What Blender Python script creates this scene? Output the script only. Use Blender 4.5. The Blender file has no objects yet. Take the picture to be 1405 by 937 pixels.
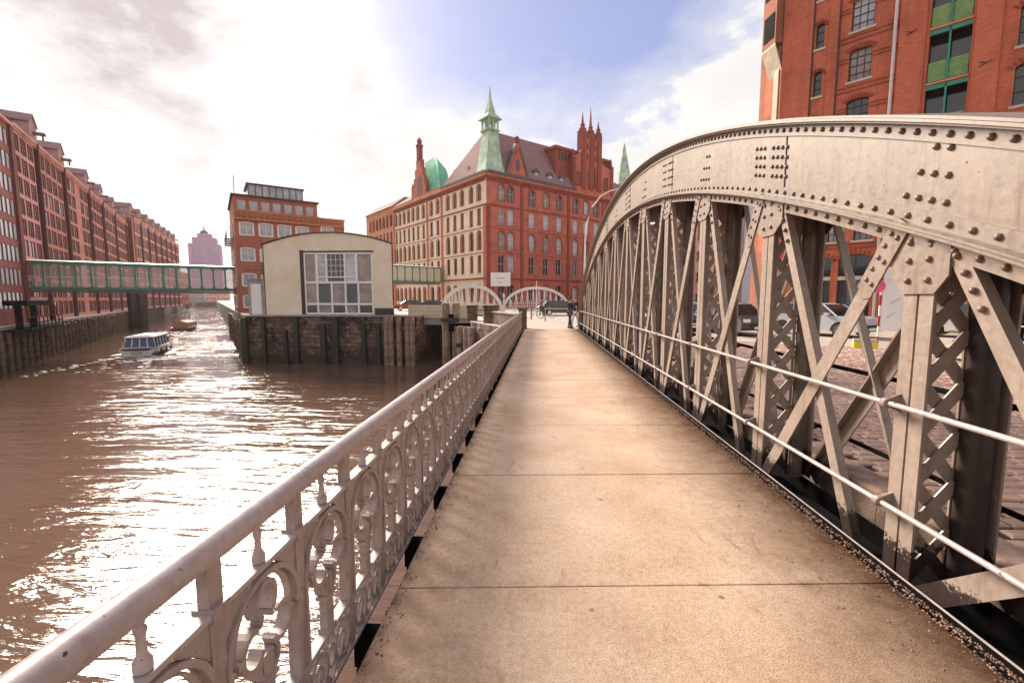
import bpy, bmesh, math, random
from mathutils import Vector, Matrix
random.seed(7)
sc = bpy.context.scene
R = math.radians
PI = math.pi

# ------------------------------------------------------------------ camera, sky, sun, exposure
cam_d = bpy.data.cameras.new('camera'); cam = bpy.data.objects.new('camera', cam_d); sc.collection.objects.link(cam)
cam_d.sensor_width = 36; cam_d.sensor_fit = 'HORIZONTAL'; cam_d.lens = 15.63
cam_d.clip_start = 0.05; cam_d.clip_end = 6000
cam.location = (0, 0, 1.65); cam.rotation_euler = (R(90 - 5.48), 0, R(3.5))
sc.camera = cam
sc.view_settings.view_transform = 'Standard'; sc.view_settings.look = 'None'
sc.view_settings.exposure = 0.95; sc.view_settings.gamma = 1
sc.cycles.max_bounces = 6; sc.cycles.glossy_bounces = 3; sc.cycles.diffuse_bounces = 3
sc.cycles.caustics_reflective = False; sc.cycles.caustics_refractive = False
SUN_AZ, SUN_EL = -40, 32          # degrees left of the bridge axis, above the horizon
sd = bpy.data.lights.new('sun', 'SUN'); so = bpy.data.objects.new('sun', sd); sc.collection.objects.link(so)
sd.energy = 4.8; sd.angle = R(22); sd.color = (1, 0.90, 0.77)
sunv = Vector((math.sin(R(SUN_AZ)) * math.cos(R(SUN_EL)), math.cos(R(SUN_AZ)) * math.cos(R(SUN_EL)), math.sin(R(SUN_EL))))
so.rotation_euler = (-sunv).to_track_quat('-Z', 'Y').to_euler()

w = bpy.data.worlds.new('World'); sc.world = w; w.use_nodes = True
nt = w.node_tree; nt.nodes.clear()
def N(t, **k):
    n = nt.nodes.new(t)
    for a, b in k.items(): setattr(n, a, b)
    return n
def wire(a, b): nt.links.new(a, b)
def vmath(op, a, b=None):
    n = N('ShaderNodeVectorMath', operation=op)
    for i, s in enumerate((a, b)):
        if s is None: continue
        if isinstance(s, (tuple, Vector)): n.inputs[i].default_value = s
        else: wire(s, n.inputs[i])
    return n
def fm(op, a, b=0.0, clamp=False):
    n = N('ShaderNodeMath', operation=op, use_clamp=clamp)
    for i, s in enumerate((a, b)):
        if isinstance(s, (int, float)): n.inputs[i].default_value = s
        else: wire(s, n.inputs[i])
    return n.outputs[0]
def ramp(fac, pts, nt_=None):
    t = nt_ or nt
    n = t.nodes.new('ShaderNodeValToRGB'); t.links.new(fac, n.inputs[0])
    el = n.color_ramp.elements
    while len(el) < len(pts): el.new(0.5)
    for e_, (p, c) in zip(el, pts):
        e_.position = p; e_.color = (c, c, c, 1) if isinstance(c, (int, float)) else (*c, 1)
    return n.outputs[0]
def mixc(f, a, b, t=None, mode='MIX'):
    t = t or nt
    n = t.nodes.new('ShaderNodeMix'); n.data_type = 'RGBA'; n.blend_type = mode
    if isinstance(f, (int, float)): n.inputs[0].default_value = f
    else: t.links.new(f, n.inputs[0])
    for i, s in ((6, a), (7, b)):
        if isinstance(s, tuple): n.inputs[i].default_value = (*s, 1) if len(s) == 3 else s
        else: t.links.new(s, n.inputs[i])
    return n.outputs[2]
tc = N('ShaderNodeTexCoord')
dirv = vmath('NORMALIZE', tc.outputs['Generated']).outputs[0]
sky = N('ShaderNodeTexSky', sky_type='NISHITA', sun_disc=False)
sky.sun_elevation = R(SUN_EL); sky.sun_rotation = R(SUN_AZ); sky.air_density = 1.0; sky.dust_density = 2.0
skyc = vmath('SCALE', sky.outputs[0]); skyc.inputs[3].default_value = 0.07
# a layer of broken cloud: direction flattened towards the horizon so that clouds spread sideways
flat = vmath('MULTIPLY', dirv, (1.0, 1.0, 1.9)).outputs[0]
def noise(vec, scale, detail, rough=0.55, dist=0.0):
    n = N('ShaderNodeTexNoise'); wire(vec, n.inputs['Vector'])
    n.inputs['Scale'].default_value = scale; n.inputs['Detail'].default_value = detail
    n.inputs['Roughness'].default_value = rough; n.inputs['Distortion'].default_value = dist
    return n.outputs[0]
def blob(az, el, size, power=1.0):      # soft region of the sky about one direction, 1 in its middle
    c = Vector((math.sin(R(az)) * math.cos(R(el)), math.cos(R(az)) * math.cos(R(el)), math.sin(R(el))))
    d = vmath('DISTANCE', warp, c)
    return fm('SUBTRACT', 1.0, fm('DIVIDE', d.outputs['Value'], 2 * math.sin(R(size) / 2)), clamp=True)
wn = N('ShaderNodeTexNoise'); wire(flat, wn.inputs['Vector']); wn.inputs['Scale'].default_value = 3.2; wn.inputs['Detail'].default_value = 9; wn.inputs['Roughness'].default_value = 0.6
woff = vmath('SUBTRACT', wn.outputs['Color'], (0.5, 0.5, 0.5)); wsc = vmath('SCALE', woff.outputs[0]); wsc.inputs[3].default_value = 0.42
warp = vmath('ADD', dirv, wsc.outputs[0]).outputs[0]
gap = fm('MAXIMUM', fm('MULTIPLY', blob(-1, 44, 30), 2.4), fm('MULTIPLY', blob(75, 62, 34), 1.3))
gap = fm('MAXIMUM', gap, fm('MULTIPLY', blob(-160, 55, 40), 1.2))
gapf = ramp(fm('ADD', gap, fm('MULTIPLY', fm('SUBTRACT', noise(flat, 5.5, 10, 0.62), 0.5), 0.9)), [(0.30, 0.0), (0.40, 0.40), (0.70, 0.70), (1.0, 0.92)])
grey = fm('MAXIMUM', fm('MULTIPLY', blob(-42, 25, 14), 1.3), fm('MULTIPLY', blob(-51, 30, 16), 1.6))
grey = fm('MAXIMUM', grey, fm('MULTIPLY', blob(-30, 37, 14), 1.2))
grey = fm('MAXIMUM', grey, fm('MULTIPLY', blob(-22, 22, 14), 0.75))
grey = fm('MAXIMUM', grey, fm('MULTIPLY', blob(-24, 38, 16), 1.2))
greyf = ramp(fm('ADD', fm('MULTIPLY', grey, 0.9), fm('MULTIPLY', fm('SUBTRACT', noise(flat, 4.2, 12, 0.64), 0.5), 1.9)), [(0.36, 0.0), (0.5, 0.28), (1.05, 1.0)])
billow = ramp(noise(flat, 2.6, 10, 0.6), [(0.3, (0.42, 0.40, 0.405)), (0.42, (0.48, 0.465, 0.46)), (0.56, (0.525, 0.515, 0.505))])
glow = fm('MULTIPLY', fm('POWER', blob(SUN_AZ, SUN_EL, 30), 1.5), 0.6)
cl1 = vmath('SCALE', billow); wire(fm('ADD', glow, 1.0), cl1.inputs[3])
cl2 = N('ShaderNodeVectorMath', operation='SCALE'); wire(mixc(greyf, cl1.outputs[0], (0.37, 0.325, 0.325)), cl2.inputs[0]); cl2.inputs[3].default_value = 1.0
blue = mixc(0.55, skyc.outputs[0], (0.17, 0.205, 0.46))
allc = mixc(gapf, cl2.outputs[0], blue)
bg = N('ShaderNodeBackground'); wire(allc, bg.inputs[0]); bg.inputs[1].default_value = 1.0
wo = N('ShaderNodeOutputWorld'); wire(bg.outputs[0], wo.inputs[0])

# ------------------------------------------------------------------ mesh helper
class MB:
    def __init__(s): s.v = []; s.f = []; s.m = []; s.xf = None
    def add(s, pts, faces, mi=0):
        b = len(s.v)
        s.v += [tuple(s.xf @ Vector(p)) for p in pts] if s.xf else [tuple(p) for p in pts]
        for f in faces: s.f.append([b + i for i in f]); s.m.append(mi)
        return s
    def quad(s, a, b, c, d, mi=0): return s.add([a, b, c, d], [(0, 1, 2, 3)], mi)
    def poly(s, pts, mi=0): return s.add(pts, [tuple(range(len(pts)))], mi)
    def box(s, x0, x1, y0, y1, z0, z1, mi=0):
        return s.add([(x0,y0,z0),(x1,y0,z0),(x1,y1,z0),(x0,y1,z0),(x0,y0,z1),(x1,y0,z1),(x1,y1,z1),(x0,y1,z1)],
            [(0,3,2,1),(4,5,6,7),(0,1,5,4),(1,2,6,5),(2,3,7,6),(3,0,4,7)], mi)
    def prism(s, pts, vec, mi=0):
        n = len(pts); v = Vector(vec)
        P = [Vector(p) for p in pts]; Q = [p + v for p in P]
        fs = [tuple(range(n))[::-1], tuple(range(n, 2 * n))] + [(i, (i + 1) % n, n + (i + 1) % n, n + i) for i in range(n)]
        return s.add(P + Q, fs, mi)
    def bar(s, p, q, w_, h_, side=(1, 0, 0), mi=0, o=(0, 0)):
        # box from p to q; w_ along `side`, h_ across both; o shifts it
        p, q = Vector(p), Vector(q); d = (q - p).normalized(); sd_ = Vector(side); sd_ = (sd_ - d * sd_.dot(d)).normalized(); u = d.cross(sd_)
        c = sd_ * o[0] + u * o[1]
        a = [sd_ * (sx * w_ / 2) + u * (sy * h_ / 2) + c for sx, sy in ((-1,-1),(1,-1),(1,1),(-1,1))]
        return s.add([p + k for k in a] + [q + k for k in a], [(0,3,2,1),(4,5,6,7),(0,1,5,4),(1,2,6,5),(2,3,7,6),(3,0,4,7)], mi)
    def tube(s, pts, r, n=8, mi=0, cap=True, closed=False):
        P = [Vector(p) for p in pts]; m = len(P); rr = r if isinstance(r, (list, tuple)) else [r] * m
        rings = []; up = Vector((0, 0, 1))
        for i, p in enumerate(P):
            if closed: d = P[(i + 1) % m] - P[i - 1]
            else: d = P[min(i + 1, m - 1)] - P[max(i - 1, 0)]
            d.normalize()
            a = up if abs(d.z) < 0.95 else Vector((1, 0, 0))
            x = d.cross(a).normalized(); y = x.cross(d)
            rings.append([p + x * (rr[i] * math.cos(2*PI*k/n)) + y * (rr[i] * math.sin(2*PI*k/n)) for k in range(n)])
        fs = []
        for i in range(m if closed else m - 1):
            j = (i + 1) % m
            for k in range(n): fs.append((i*n+k, i*n+(k+1)%n, j*n+(k+1)%n, j*n+k))
        if cap and not closed: fs += [tuple(range(n))[::-1], tuple((m-1)*n + k for k in range(n))]
        return s.add([q for ring in rings for q in ring], fs, mi)
    def lathe(s, prof, c=(0, 0, 0), n=12, mi=0):
        c = Vector(c); pts = []; fs = []
        for r, z in prof: pts += [c + Vector((r*math.cos(2*PI*k/n), r*math.sin(2*PI*k/n), z)) for k in range(n)]
        for i in range(len(prof)-1):
            for k in range(n): fs.append((i*n+k, i*n+(k+1)%n, (i+1)*n+(k+1)%n, (i+1)*n+k))
        fs += [tuple(range(n))[::-1], tuple((len(prof)-1)*n+k for k in range(n))]
        return s.add(pts, fs, mi)
    def strap(s, path, t, x0, x1, mi=0, closed=False):
        # ribbon of thickness t following path [(y,z)], x0..x1 deep
        m = len(path); P = [Vector((0, a, b)) for a, b in path]; A = []; B = []
        for i in range(m):
            if closed: d = P[(i+1) % m] - P[i-1]
            else: d = P[min(i+1, m-1)] - P[max(i-1, 0)]
            d.normalize(); nn = Vector((0, -d.z, d.y)) * t / 2
            A.append(P[i] + nn); B.append(P[i] - nn)
        pts = []
        for a, b in zip(A, B): pts += [(x0, a.y, a.z), (x1, a.y, a.z), (x1, b.y, b.z), (x0, b.y, b.z)]
        fs = []
        for i in range(m if closed else m - 1):
            j = (i + 1) % m
            for k in range(4): fs.append((i*4+k, i*4+(k+1)%4, j*4+(k+1)%4, j*4+k))
        if not closed: fs += [(0,1,2,3), tuple((m-1)*4+k for k in (3,2,1,0))]
        return s.add(pts, fs, mi)
    def mesh(s, name, mats, smooth=False):
        me = bpy.data.meshes.new(name); me.from_pydata(s.v, [], s.f)
        for m_ in (mats if isinstance(mats, (list, tuple)) else [mats]): me.materials.append(m_)
        me.polygons.foreach_set('material_index', s.m)
        bm = bmesh.new(); bm.from_mesh(me); bmesh.ops.recalc_face_normals(bm, faces=bm.faces)
        if smooth:
            for f in bm.faces: f.smooth = True
            for e_ in bm.edges:
                if len(e_.link_faces) == 2 and e_.calc_face_angle(0) > 0.7: e_.smooth = False
        bm.to_mesh(me); bm.free(); return me
    def build(s, name, mats, parent=None, loc=(0, 0, 0), rz=0, smooth=False, bevel=0):
        o = place(name, s.mesh(name, mats, smooth), parent, loc, rz)
        if bevel:
            b = o.modifiers.new('bevel', 'BEVEL'); b.width = bevel; b.segments = 2; b.limit_method = 'ANGLE'; b.angle_limit = R(40)
        return o
def place(name, me, parent=None, loc=(0, 0, 0), rz=0, rot=None, scale=None):
    o = bpy.data.objects.new(name, me); sc.collection.objects.link(o)
    o.parent = parent; o.location = loc; o.rotation_euler = rot if rot else (0, 0, rz)
    if scale: o.scale = scale
    return o
def thing(name, label, cat, loc=(0, 0, 0), rz=0, group=None):
    o = bpy.data.objects.new(name, None); sc.collection.objects.link(o); o.empty_display_size = 0.2
    o.location = loc; o.rotation_euler = (0, 0, rz); return tag(o, label, cat, group)
def tag(o, label, cat, group=None):
    o['label'] = label; o['category'] = cat
    if group: o['group'] = group
    return o
def struct(o, label=None):
    o['kind'] = 'structure'
    if label: o['label'] = label
    return o
def stuff(o): o['kind'] = 'stuff'; return o
def kids(o): return [c for c in bpy.data.objects if c.parent == o]
def copy_tree(o, parent=None):
    ch = kids(o); c = o.copy(); sc.collection.objects.link(c); c.parent = parent
    for k in ch: copy_tree(k, c)
    return c

# ------------------------------------------------------------------ materials
MATS = {}
def mat(name, col, rough=0.6, metal=0.0, var=0.15, vscale=3.0, bump=0.0, bscale=40.0, col2=None, spec=0.5, coat=0.0):
    """a surface whose colour wanders between darker and lighter, with fine relief"""
    m_ = bpy.data.materials.new(name); m_.use_nodes = True; t = m_.node_tree
    b = t.nodes['Principled BSDF']; b.inputs['Roughness'].default_value = rough; b.inputs['Metallic'].default_value = metal
    b.inputs['Specular IOR Level'].default_value = spec; b.inputs['Coat Weight'].default_value = coat
    c = t.nodes.new('ShaderNodeTexCoord')
    n = t.nodes.new('ShaderNodeTexNoise'); t.links.new(c.outputs['Object'], n.inputs['Vector'])
    n.inputs['Scale'].default_value = vscale; n.inputs['Detail'].default_value = 8; n.inputs['Roughness'].default_value = 0.65
    lo = tuple(k * (1 - var) for k in col); hi = tuple(min(1, k * (1 + var)) for k in col)
    if col2: hi = col2
    r_ = ramp(n.outputs[0], [(0.32, lo), (0.68, hi)], t)
    t.links.new(r_, b.inputs['Base Color'])
    if bump:
        n2 = t.nodes.new('ShaderNodeTexNoise'); t.links.new(c.outputs['Object'], n2.inputs['Vector']); n2.inputs['Scale'].default_value = bscale; n2.inputs['Detail'].default_value = 5
        bp = t.nodes.new('ShaderNodeBump'); bp.inputs['Strength'].default_value = bump; bp.inputs['Distance'].default_value = 0.02
        t.links.new(n2.outputs[0], bp.inputs['Height']); t.links.new(bp.outputs[0], b.inputs['Normal'])
    MATS[name] = m_; return m_
def nd(t, typ, **k):
    n = t.nodes.new(typ)
    for a, b in k.items():
        if a.startswith('i_'): n.inputs[a[2:].replace('_', ' ')].default_value = b
        else: setattr(n, a, b)
    return n
def brick_mat(name, c1, c2, mortar, rough=0.85, bw=0.25, bh=0.08, streak=0.35, bump=0.4):
    """brickwork laid on the x+y / z of the wall's own frame, with weathering patches"""
    m_ = bpy.data.materials.new(name); m_.use_nodes = True; t = m_.node_tree; b = t.nodes['Principled BSDF']; b.inputs['Roughness'].default_value = rough
    b.inputs['Specular IOR Level'].default_value = 0.25
    c = t.nodes.new('ShaderNodeTexCoord'); sp = t.nodes.new('ShaderNodeSeparateXYZ'); t.links.new(c.outputs['Object'], sp.inputs[0])
    a = nd(t, 'ShaderNodeMath', operation='ADD'); t.links.new(sp.outputs[0], a.inputs[0]); t.links.new(sp.outputs[1], a.inputs[1])
    cb = t.nodes.new('ShaderNodeCombineXYZ'); t.links.new(a.outputs[0], cb.inputs[0]); t.links.new(sp.outputs[2], cb.inputs[1])
    br = t.nodes.new('ShaderNodeTexBrick'); t.links.new(cb.outputs[0], br.inputs['Vector'])
    br.inputs['Color1'].default_value = (*c1, 1); br.inputs['Color2'].default_value = (*c2, 1); br.inputs['Mortar'].default_value = (*mortar, 1)
    br.inputs['Scale'].default_value = 1; br.inputs['Mortar Size'].default_value = 0.008; br.inputs['Brick Width'].default_value = bw; br.inputs['Row Height'].default_value = bh; br.inputs['Bias'].default_value = -0.1
    n = nd(t, 'ShaderNodeTexNoise'); t.links.new(c.outputs['Object'], n.inputs['Vector']); n.inputs['Scale'].default_value = 0.45; n.inputs['Detail'].default_value = 10; n.inputs['Roughness'].default_value = 0.7
    k = ramp(n.outputs[0], [(0.3, 1 - streak), (0.5, 1.0), (0.72, 1.0 + streak * 0.5)], t)
    mx = mixc(1.0, br.outputs[0], k, t, 'MULTIPLY'); t.links.new(mx, b.inputs['Base Color'])
    if bump:
        bp = nd(t, 'ShaderNodeBump'); bp.inputs['Strength'].default_value = bump; bp.inputs['Distance'].default_value = 0.01
        t.links.new(br.outputs['Fac'], bp.inputs['Height']); bp.invert = True; t.links.new(bp.outputs[0], b.inputs['Normal'])
    MATS[name] = m_; return m_

def painted_iron(name, col, col_hi, peel=(0.035, 0.02, 0.018), pz=0.12, rough=0.42, base_rust=True, chip=0.69):
    """old oil paint on iron: grime patches, small chips, paint lost near the deck"""
    m_ = bpy.data.materials.new(name); m_.use_nodes = True; t = m_.node_tree; b = t.nodes['Principled BSDF']
    c = t.nodes.new('ShaderNodeTexCoord'); g = t.nodes.new('ShaderNodeNewGeometry')
    n = nd(t, 'ShaderNodeTexNoise'); t.links.new(g.outputs['Position'], n.inputs['Vector']); n.inputs['Scale'].default_value = 1.7; n.inputs['Detail'].default_value = 10; n.inputs['Roughness'].default_value = 0.7
    base = ramp(n.outputs[0], [(0.3, col), (0.7, col_hi)], t)
    n2 = nd(t, 'ShaderNodeTexNoise'); t.links.new(g.outputs['Position'], n2.inputs['Vector']); n2.inputs['Scale'].default_value = 23; n2.inputs['Detail'].default_value = 9; n2.inputs['Roughness'].default_value = 0.6
    chips = ramp(n2.outputs[0], [(chip, 0.0), (chip + 0.02, 1.0)], t)
    fine = ramp(n2.outputs[0], [(0.35, 0.86), (0.6, 1.04)], t)
    col1 = mixc(1.0, base, fine, t, 'MULTIPLY')
    vm = nd(t, 'ShaderNodeMapping'); vm.inputs['Scale'].default_value = (9, 9, 0.9); t.links.new(g.outputs['Position'], vm.inputs[0])
    n4 = nd(t, 'ShaderNodeTexNoise'); t.links.new(vm.outputs[0], n4.inputs['Vector']); n4.inputs['Scale'].default_value = 1.6; n4.inputs['Detail'].default_value = 7; n4.inputs['Roughness'].default_value = 0.7
    runs = ramp(n4.outputs[0], [(0.54, 0.0), (0.72, 0.75)], t)
    col1 = mixc(runs, col1, tuple(k * q for k, q in zip(col, (0.62, 0.5, 0.42))), t)
    n5 = nd(t, 'ShaderNodeTexNoise'); t.links.new(g.outputs['Position'], n5.inputs['Vector']); n5.inputs['Scale'].default_value = 5; n5.inputs['Detail'].default_value = 10; n5.inputs['Roughness'].default_value = 0.75
    wear = ramp(n5.outputs[0], [(0.58, 0.0), (0.66, 0.35)], t)
    col1 = mixc(wear, col1, tuple(min(1, k * 1.35) for k in col_hi), t)
    col2 = mixc(chips, col1, (0.05, 0.025, 0.02), t)
    if base_rust:
        sp = t.nodes.new('ShaderNodeSeparateXYZ'); t.links.new(g.outputs['Position'], sp.inputs[0])
        a = nd(t, 'ShaderNodeMath', operation='MULTIPLY_ADD'); t.links.new(sp.outputs[2], a.inputs[0]); a.inputs[1].default_value = -2.0; a.inputs[2].default_value = 0.5 + 2.0 * pz
        n3 = nd(t, 'ShaderNodeTexNoise'); t.links.new(g.outputs['Position'], n3.inputs['Vector']); n3.inputs['Scale'].default_value = 26; n3.inputs['Detail'].default_value = 12; n3.inputs['Roughness'].default_value = 0.8
        a2 = nd(t, 'ShaderNodeMath', operation='ADD'); t.links.new(a.outputs[0], a2.inputs[0]); t.links.new(n3.outputs[0], a2.inputs[1])
        pf = ramp(a2.outputs[0], [(0.99, 0.0), (1.04, 1.0)], t)
        col2 = mixc(pf, col2, peel, t)
    t.links.new(col2, b.inputs['Base Color'])
    rr = ramp(n2.outputs[0], [(0.3, rough - 0.08), (0.7, rough + 0.15)], t); t.links.new(rr, b.inputs['Roughness'])
    bp = nd(t, 'ShaderNodeBump'); bp.inputs['Strength'].default_value = 0.18; bp.inputs['Distance'].default_value = 0.004
    t.links.new(n2.outputs[0], bp.inputs['Height']); t.links.new(bp.outputs[0], b.inputs['Normal'])
    MATS[name] = m_; return m_

def runs_on(m_, amount=.5, colr=(.25, .2, .18), sc_=(1.2, 1.2, .12)):
    t = m_.node_tree; b = t.nodes['Principled BSDF']; src = b.inputs['Base Color'].links[0].from_socket
    g = t.nodes.new('ShaderNodeTexCoord'); v = nd(t, 'ShaderNodeMapping'); v.inputs['Scale'].default_value = sc_; t.links.new(g.outputs['Object'], v.inputs[0])
    n = nd(t, 'ShaderNodeTexNoise'); t.links.new(v.outputs[0], n.inputs['Vector']); n.inputs['Scale'].default_value = 1.4; n.inputs['Detail'].default_value = 9; n.inputs['Roughness'].default_value = .7
    f = ramp(n.outputs[0], [(.50, 0.0), (.70, amount)], t)
    t.links.new(mixc(f, src, mixc(1.0, src, colr, t, 'MULTIPLY'), t), b.inputs['Base Color'])
TAN = painted_iron('tan_paint', (0.225, 0.165, 0.128), (0.30, 0.228, 0.185))
TAN_LO = painted_iron('tan_paint_bottom_flaking', (0.26, 0.195, 0.155), (0.35, 0.27, 0.222), pz=0.10)
RAILP = painted_iron('rail_paint', (0.37, 0.295, 0.275), (0.47, 0.385, 0.365), base_rust=False, rough=0.34, chip=0.655)
RAILD = painted_iron('grimy_rail_paint', (0.30, 0.23, 0.20), (0.42, 0.335, 0.30), base_rust=False, rough=0.45)
PALEP = painted_iron('pale_bridge_paint', (0.62, 0.60, 0.56), (0.72, 0.70, 0.66), base_rust=False)
COLB = mat('shaded_rust_column_paint', (0.12, 0.085, 0.066), 0.55, var=0.5, vscale=5)
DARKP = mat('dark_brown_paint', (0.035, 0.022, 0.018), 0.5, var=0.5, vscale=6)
BLACK = mat('near_black_iron', (0.004, 0.0035, 0.0035), 0.85, var=0.5, vscale=8, spec=0.08)  # near-black base, also used for the dark of the gutter void
TARRED = mat('tarred_iron', (0.03, 0.024, 0.02), 0.45, var=0.6, vscale=10, bump=0.5, bscale=30)
GREENP = mat('green_paint', (0.025, 0.24, 0.15), 0.45, var=0.25)
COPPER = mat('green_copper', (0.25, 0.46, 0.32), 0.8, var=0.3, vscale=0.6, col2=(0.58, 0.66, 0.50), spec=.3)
COPPER_B = mat('bright_green_copper', (0.10, 0.50, 0.31), 0.55, var=0.25, vscale=0.7)
SLATE = mat('mauve_slate', (0.27, 0.155, 0.155), 0.9, var=0.2, vscale=1.5, spec=0.15)
DSLATE = mat('dark_slate', (0.10, 0.07, 0.075), 0.6, var=0.3, vscale=1.5)
BR_C = brick_mat('red_brick_centre', (0.56, 0.14, 0.09), (0.48, 0.11, 0.07), (0.45, 0.21, 0.16))
BR_CD = brick_mat('dark_red_brick_trim', (0.33, 0.07, 0.045), (0.27, 0.055, 0.035), (0.2, 0.08, 0.06))
BUFF = brick_mat('buff_and_sunlit_brick', (0.86, 0.74, 0.54), (0.80, 0.66, 0.48), (0.7, 0.55, 0.42), streak=0.16)  # on the corner building this pale colour carries the sunlight
BR_R = brick_mat('orange_red_brick', (0.62, 0.155, 0.085), (0.50, 0.115, 0.06), (0.46, 0.20, 0.12), streak=0.3, bump=0.6)
BR_RL = brick_mat('pale_orange_brick', (0.62, 0.27, 0.13), (0.56, 0.22, 0.10), (0.5, 0.28, 0.18), streak=0.25)
BR_L = brick_mat('rose_red_brick', (0.50, 0.15, 0.125), (0.42, 0.115, 0.095), (0.4, 0.19, 0.16), streak=0.25)
BR_LP = brick_mat('pink_brick_piers', (0.80, 0.37, 0.31), (0.72, 0.31, 0.26), (0.68, 0.4, 0.35), streak=0.25)
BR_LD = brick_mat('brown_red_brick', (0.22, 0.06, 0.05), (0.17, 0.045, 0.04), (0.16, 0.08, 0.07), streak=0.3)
GABL = brick_mat('dusty_rose_gable', (0.50, 0.30, 0.27), (0.44, 0.25, 0.22), (0.4, 0.28, 0.26))
BR_M = brick_mat('brick_office', (0.46, 0.145, 0.09), (0.38, 0.11, 0.065), (0.38, 0.19, 0.14), streak=0.25)
CREAM = mat('cream_render', (0.84, 0.68, 0.46), 0.8, var=0.12, vscale=0.5, col2=(0.84, 0.76, 0.63), bump=0.1)
STONE = mat('pale_stone', (0.55, 0.45, 0.34), 0.8, var=0.2, vscale=2, bump=0.3)
WHITE = mat('white_paint', (0.80, 0.77, 0.74), 0.5, var=0.05)
GREYC = mat('grey_concrete', (0.34, 0.31, 0.28), 0.85, var=0.25, vscale=1.2, bump=0.2)
ROOFG = mat('dark_roof_felt', (0.07, 0.05, 0.045), 0.8, var=0.3)
def glass(name, col, rough=0.08, spec=0.8, var=0.6, vs=0.7): return mat(name, col, rough, var=var, vscale=vs, spec=spec)
GL_D = glass('dark_glass', (0.03, 0.025, 0.028)); GL_R = glass('reddish_glass', (0.24, 0.075, 0.065), 0.3, spec=.5)
GL_P = glass('pale_sky_glass', (0.42, 0.42, 0.46), 0.15, var=0.5, vs=0.4); GL_O = glass('office_glass', (0.82, 0.78, 0.80), 0.2, var=0.2, vs=0.3)  # office glass: sky reflection put into the near-white base colour
GL_G = glass('green_lit_glass', (0.03, 0.03, 0.028)); GL_W = glass('warm_glass', (0.27, 0.20, 0.18), 0.2, var=0.5)
GL_K = mat('skybridge_glass', (0.70, 0.50, 0.48), 0.12, var=0.25, vscale=0.5, spec=0.8)
GL_K.node_tree.nodes['Principled BSDF'].inputs['Alpha'].default_value = 0.2
WOOD = mat('wet_timber', (0.09, 0.055, 0.035), 0.7, var=0.6, vscale=2.5, bump=0.6, bscale=12, col2=(0.26, 0.18, 0.11))
WOOD_P = mat('weathered_timber', (0.22, 0.13, 0.09), 0.8, var=0.5, vscale=2.0, bump=0.6, bscale=12, col2=(0.42, 0.28, 0.2))
RUBBER = mat('rubber', (0.02, 0.02, 0.02), 0.7); CHROME = mat('chrome', (0.6, 0.6, 0.6), 0.2, metal=1)
LAMPR = mat('red_lamp_glass', (0.4, 0.02, 0.02), 0.2)

for k_ in (BR_C, BR_R, BR_L, BR_LP, BR_M, BR_RL, GABL): runs_on(k_, .55, (.5, .42, .4))
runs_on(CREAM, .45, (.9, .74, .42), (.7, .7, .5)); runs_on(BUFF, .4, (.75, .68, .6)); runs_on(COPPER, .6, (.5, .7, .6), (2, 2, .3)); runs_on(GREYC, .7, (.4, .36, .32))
# water: brown, wind-rippled
wm = bpy.data.materials.new('river_water'); wm.use_nodes = True; t = wm.node_tree; b = t.nodes['Principled BSDF']
b.inputs['Base Color'].default_value = (0.12, 0.066, 0.043, 1); b.inputs['Roughness'].default_value = 0.07; b.inputs['IOR'].default_value = 1.333; b.inputs['Specular IOR Level'].default_value = 0.5
g = t.nodes.new('ShaderNodeNewGeometry')
mp = nd(t, 'ShaderNodeMapping'); mp.inputs['Rotation'].default_value = (0, 0, R(-12)); mp.inputs['Scale'].default_value = (0.38, 1.5, 1); t.links.new(g.outputs['Position'], mp.inputs[0])
hs = []
for sc_, amp, det, dist in ((0.28, 1.5, 2, 0.4), (1.1, 0.75, 4, 0.9), (4.0, 0.13, 4, 0.5)):
    n = nd(t, 'ShaderNodeTexNoise'); t.links.new(mp.outputs[0], n.inputs['Vector']); n.inputs['Scale'].default_value = sc_; n.inputs['Detail'].default_value = det; n.inputs['Distortion'].default_value = dist
    a = nd(t, 'ShaderNodeMath', operation='MULTIPLY'); t.links.new(n.outputs[0], a.inputs[0]); a.inputs[1].default_value = amp; hs.append(a.outputs[0])
s1 = nd(t, 'ShaderNodeMath', operation='ADD'); t.links.new(hs[0], s1.inputs[0]); t.links.new(hs[1], s1.inputs[1])
s2 = nd(t, 'ShaderNodeMath', operation='ADD'); t.links.new(s1.outputs[0], s2.inputs[0]); t.links.new(hs[2], s2.inputs[1])
pn = nd(t, 'ShaderNodeTexNoise'); t.links.new(g.outputs['Position'], pn.inputs['Vector']); pn.inputs['Scale'].default_value = 0.11; pn.inputs['Detail'].default_value = 4; pn.inputs['Distortion'].default_value = 1.2
pst = ramp(pn.outputs[0], [(0.36, 0.35), (0.52, 0.9), (0.62, 1.0)], t)
bp = nd(t, 'ShaderNodeBump'); t.links.new(pst, bp.inputs['Strength']); bp.inputs['Distance'].default_value = 0.14; t.links.new(s2.outputs[0], bp.inputs['Height']); t.links.new(bp.outputs[0], b.inputs['Normal'])
WATER = wm

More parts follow.
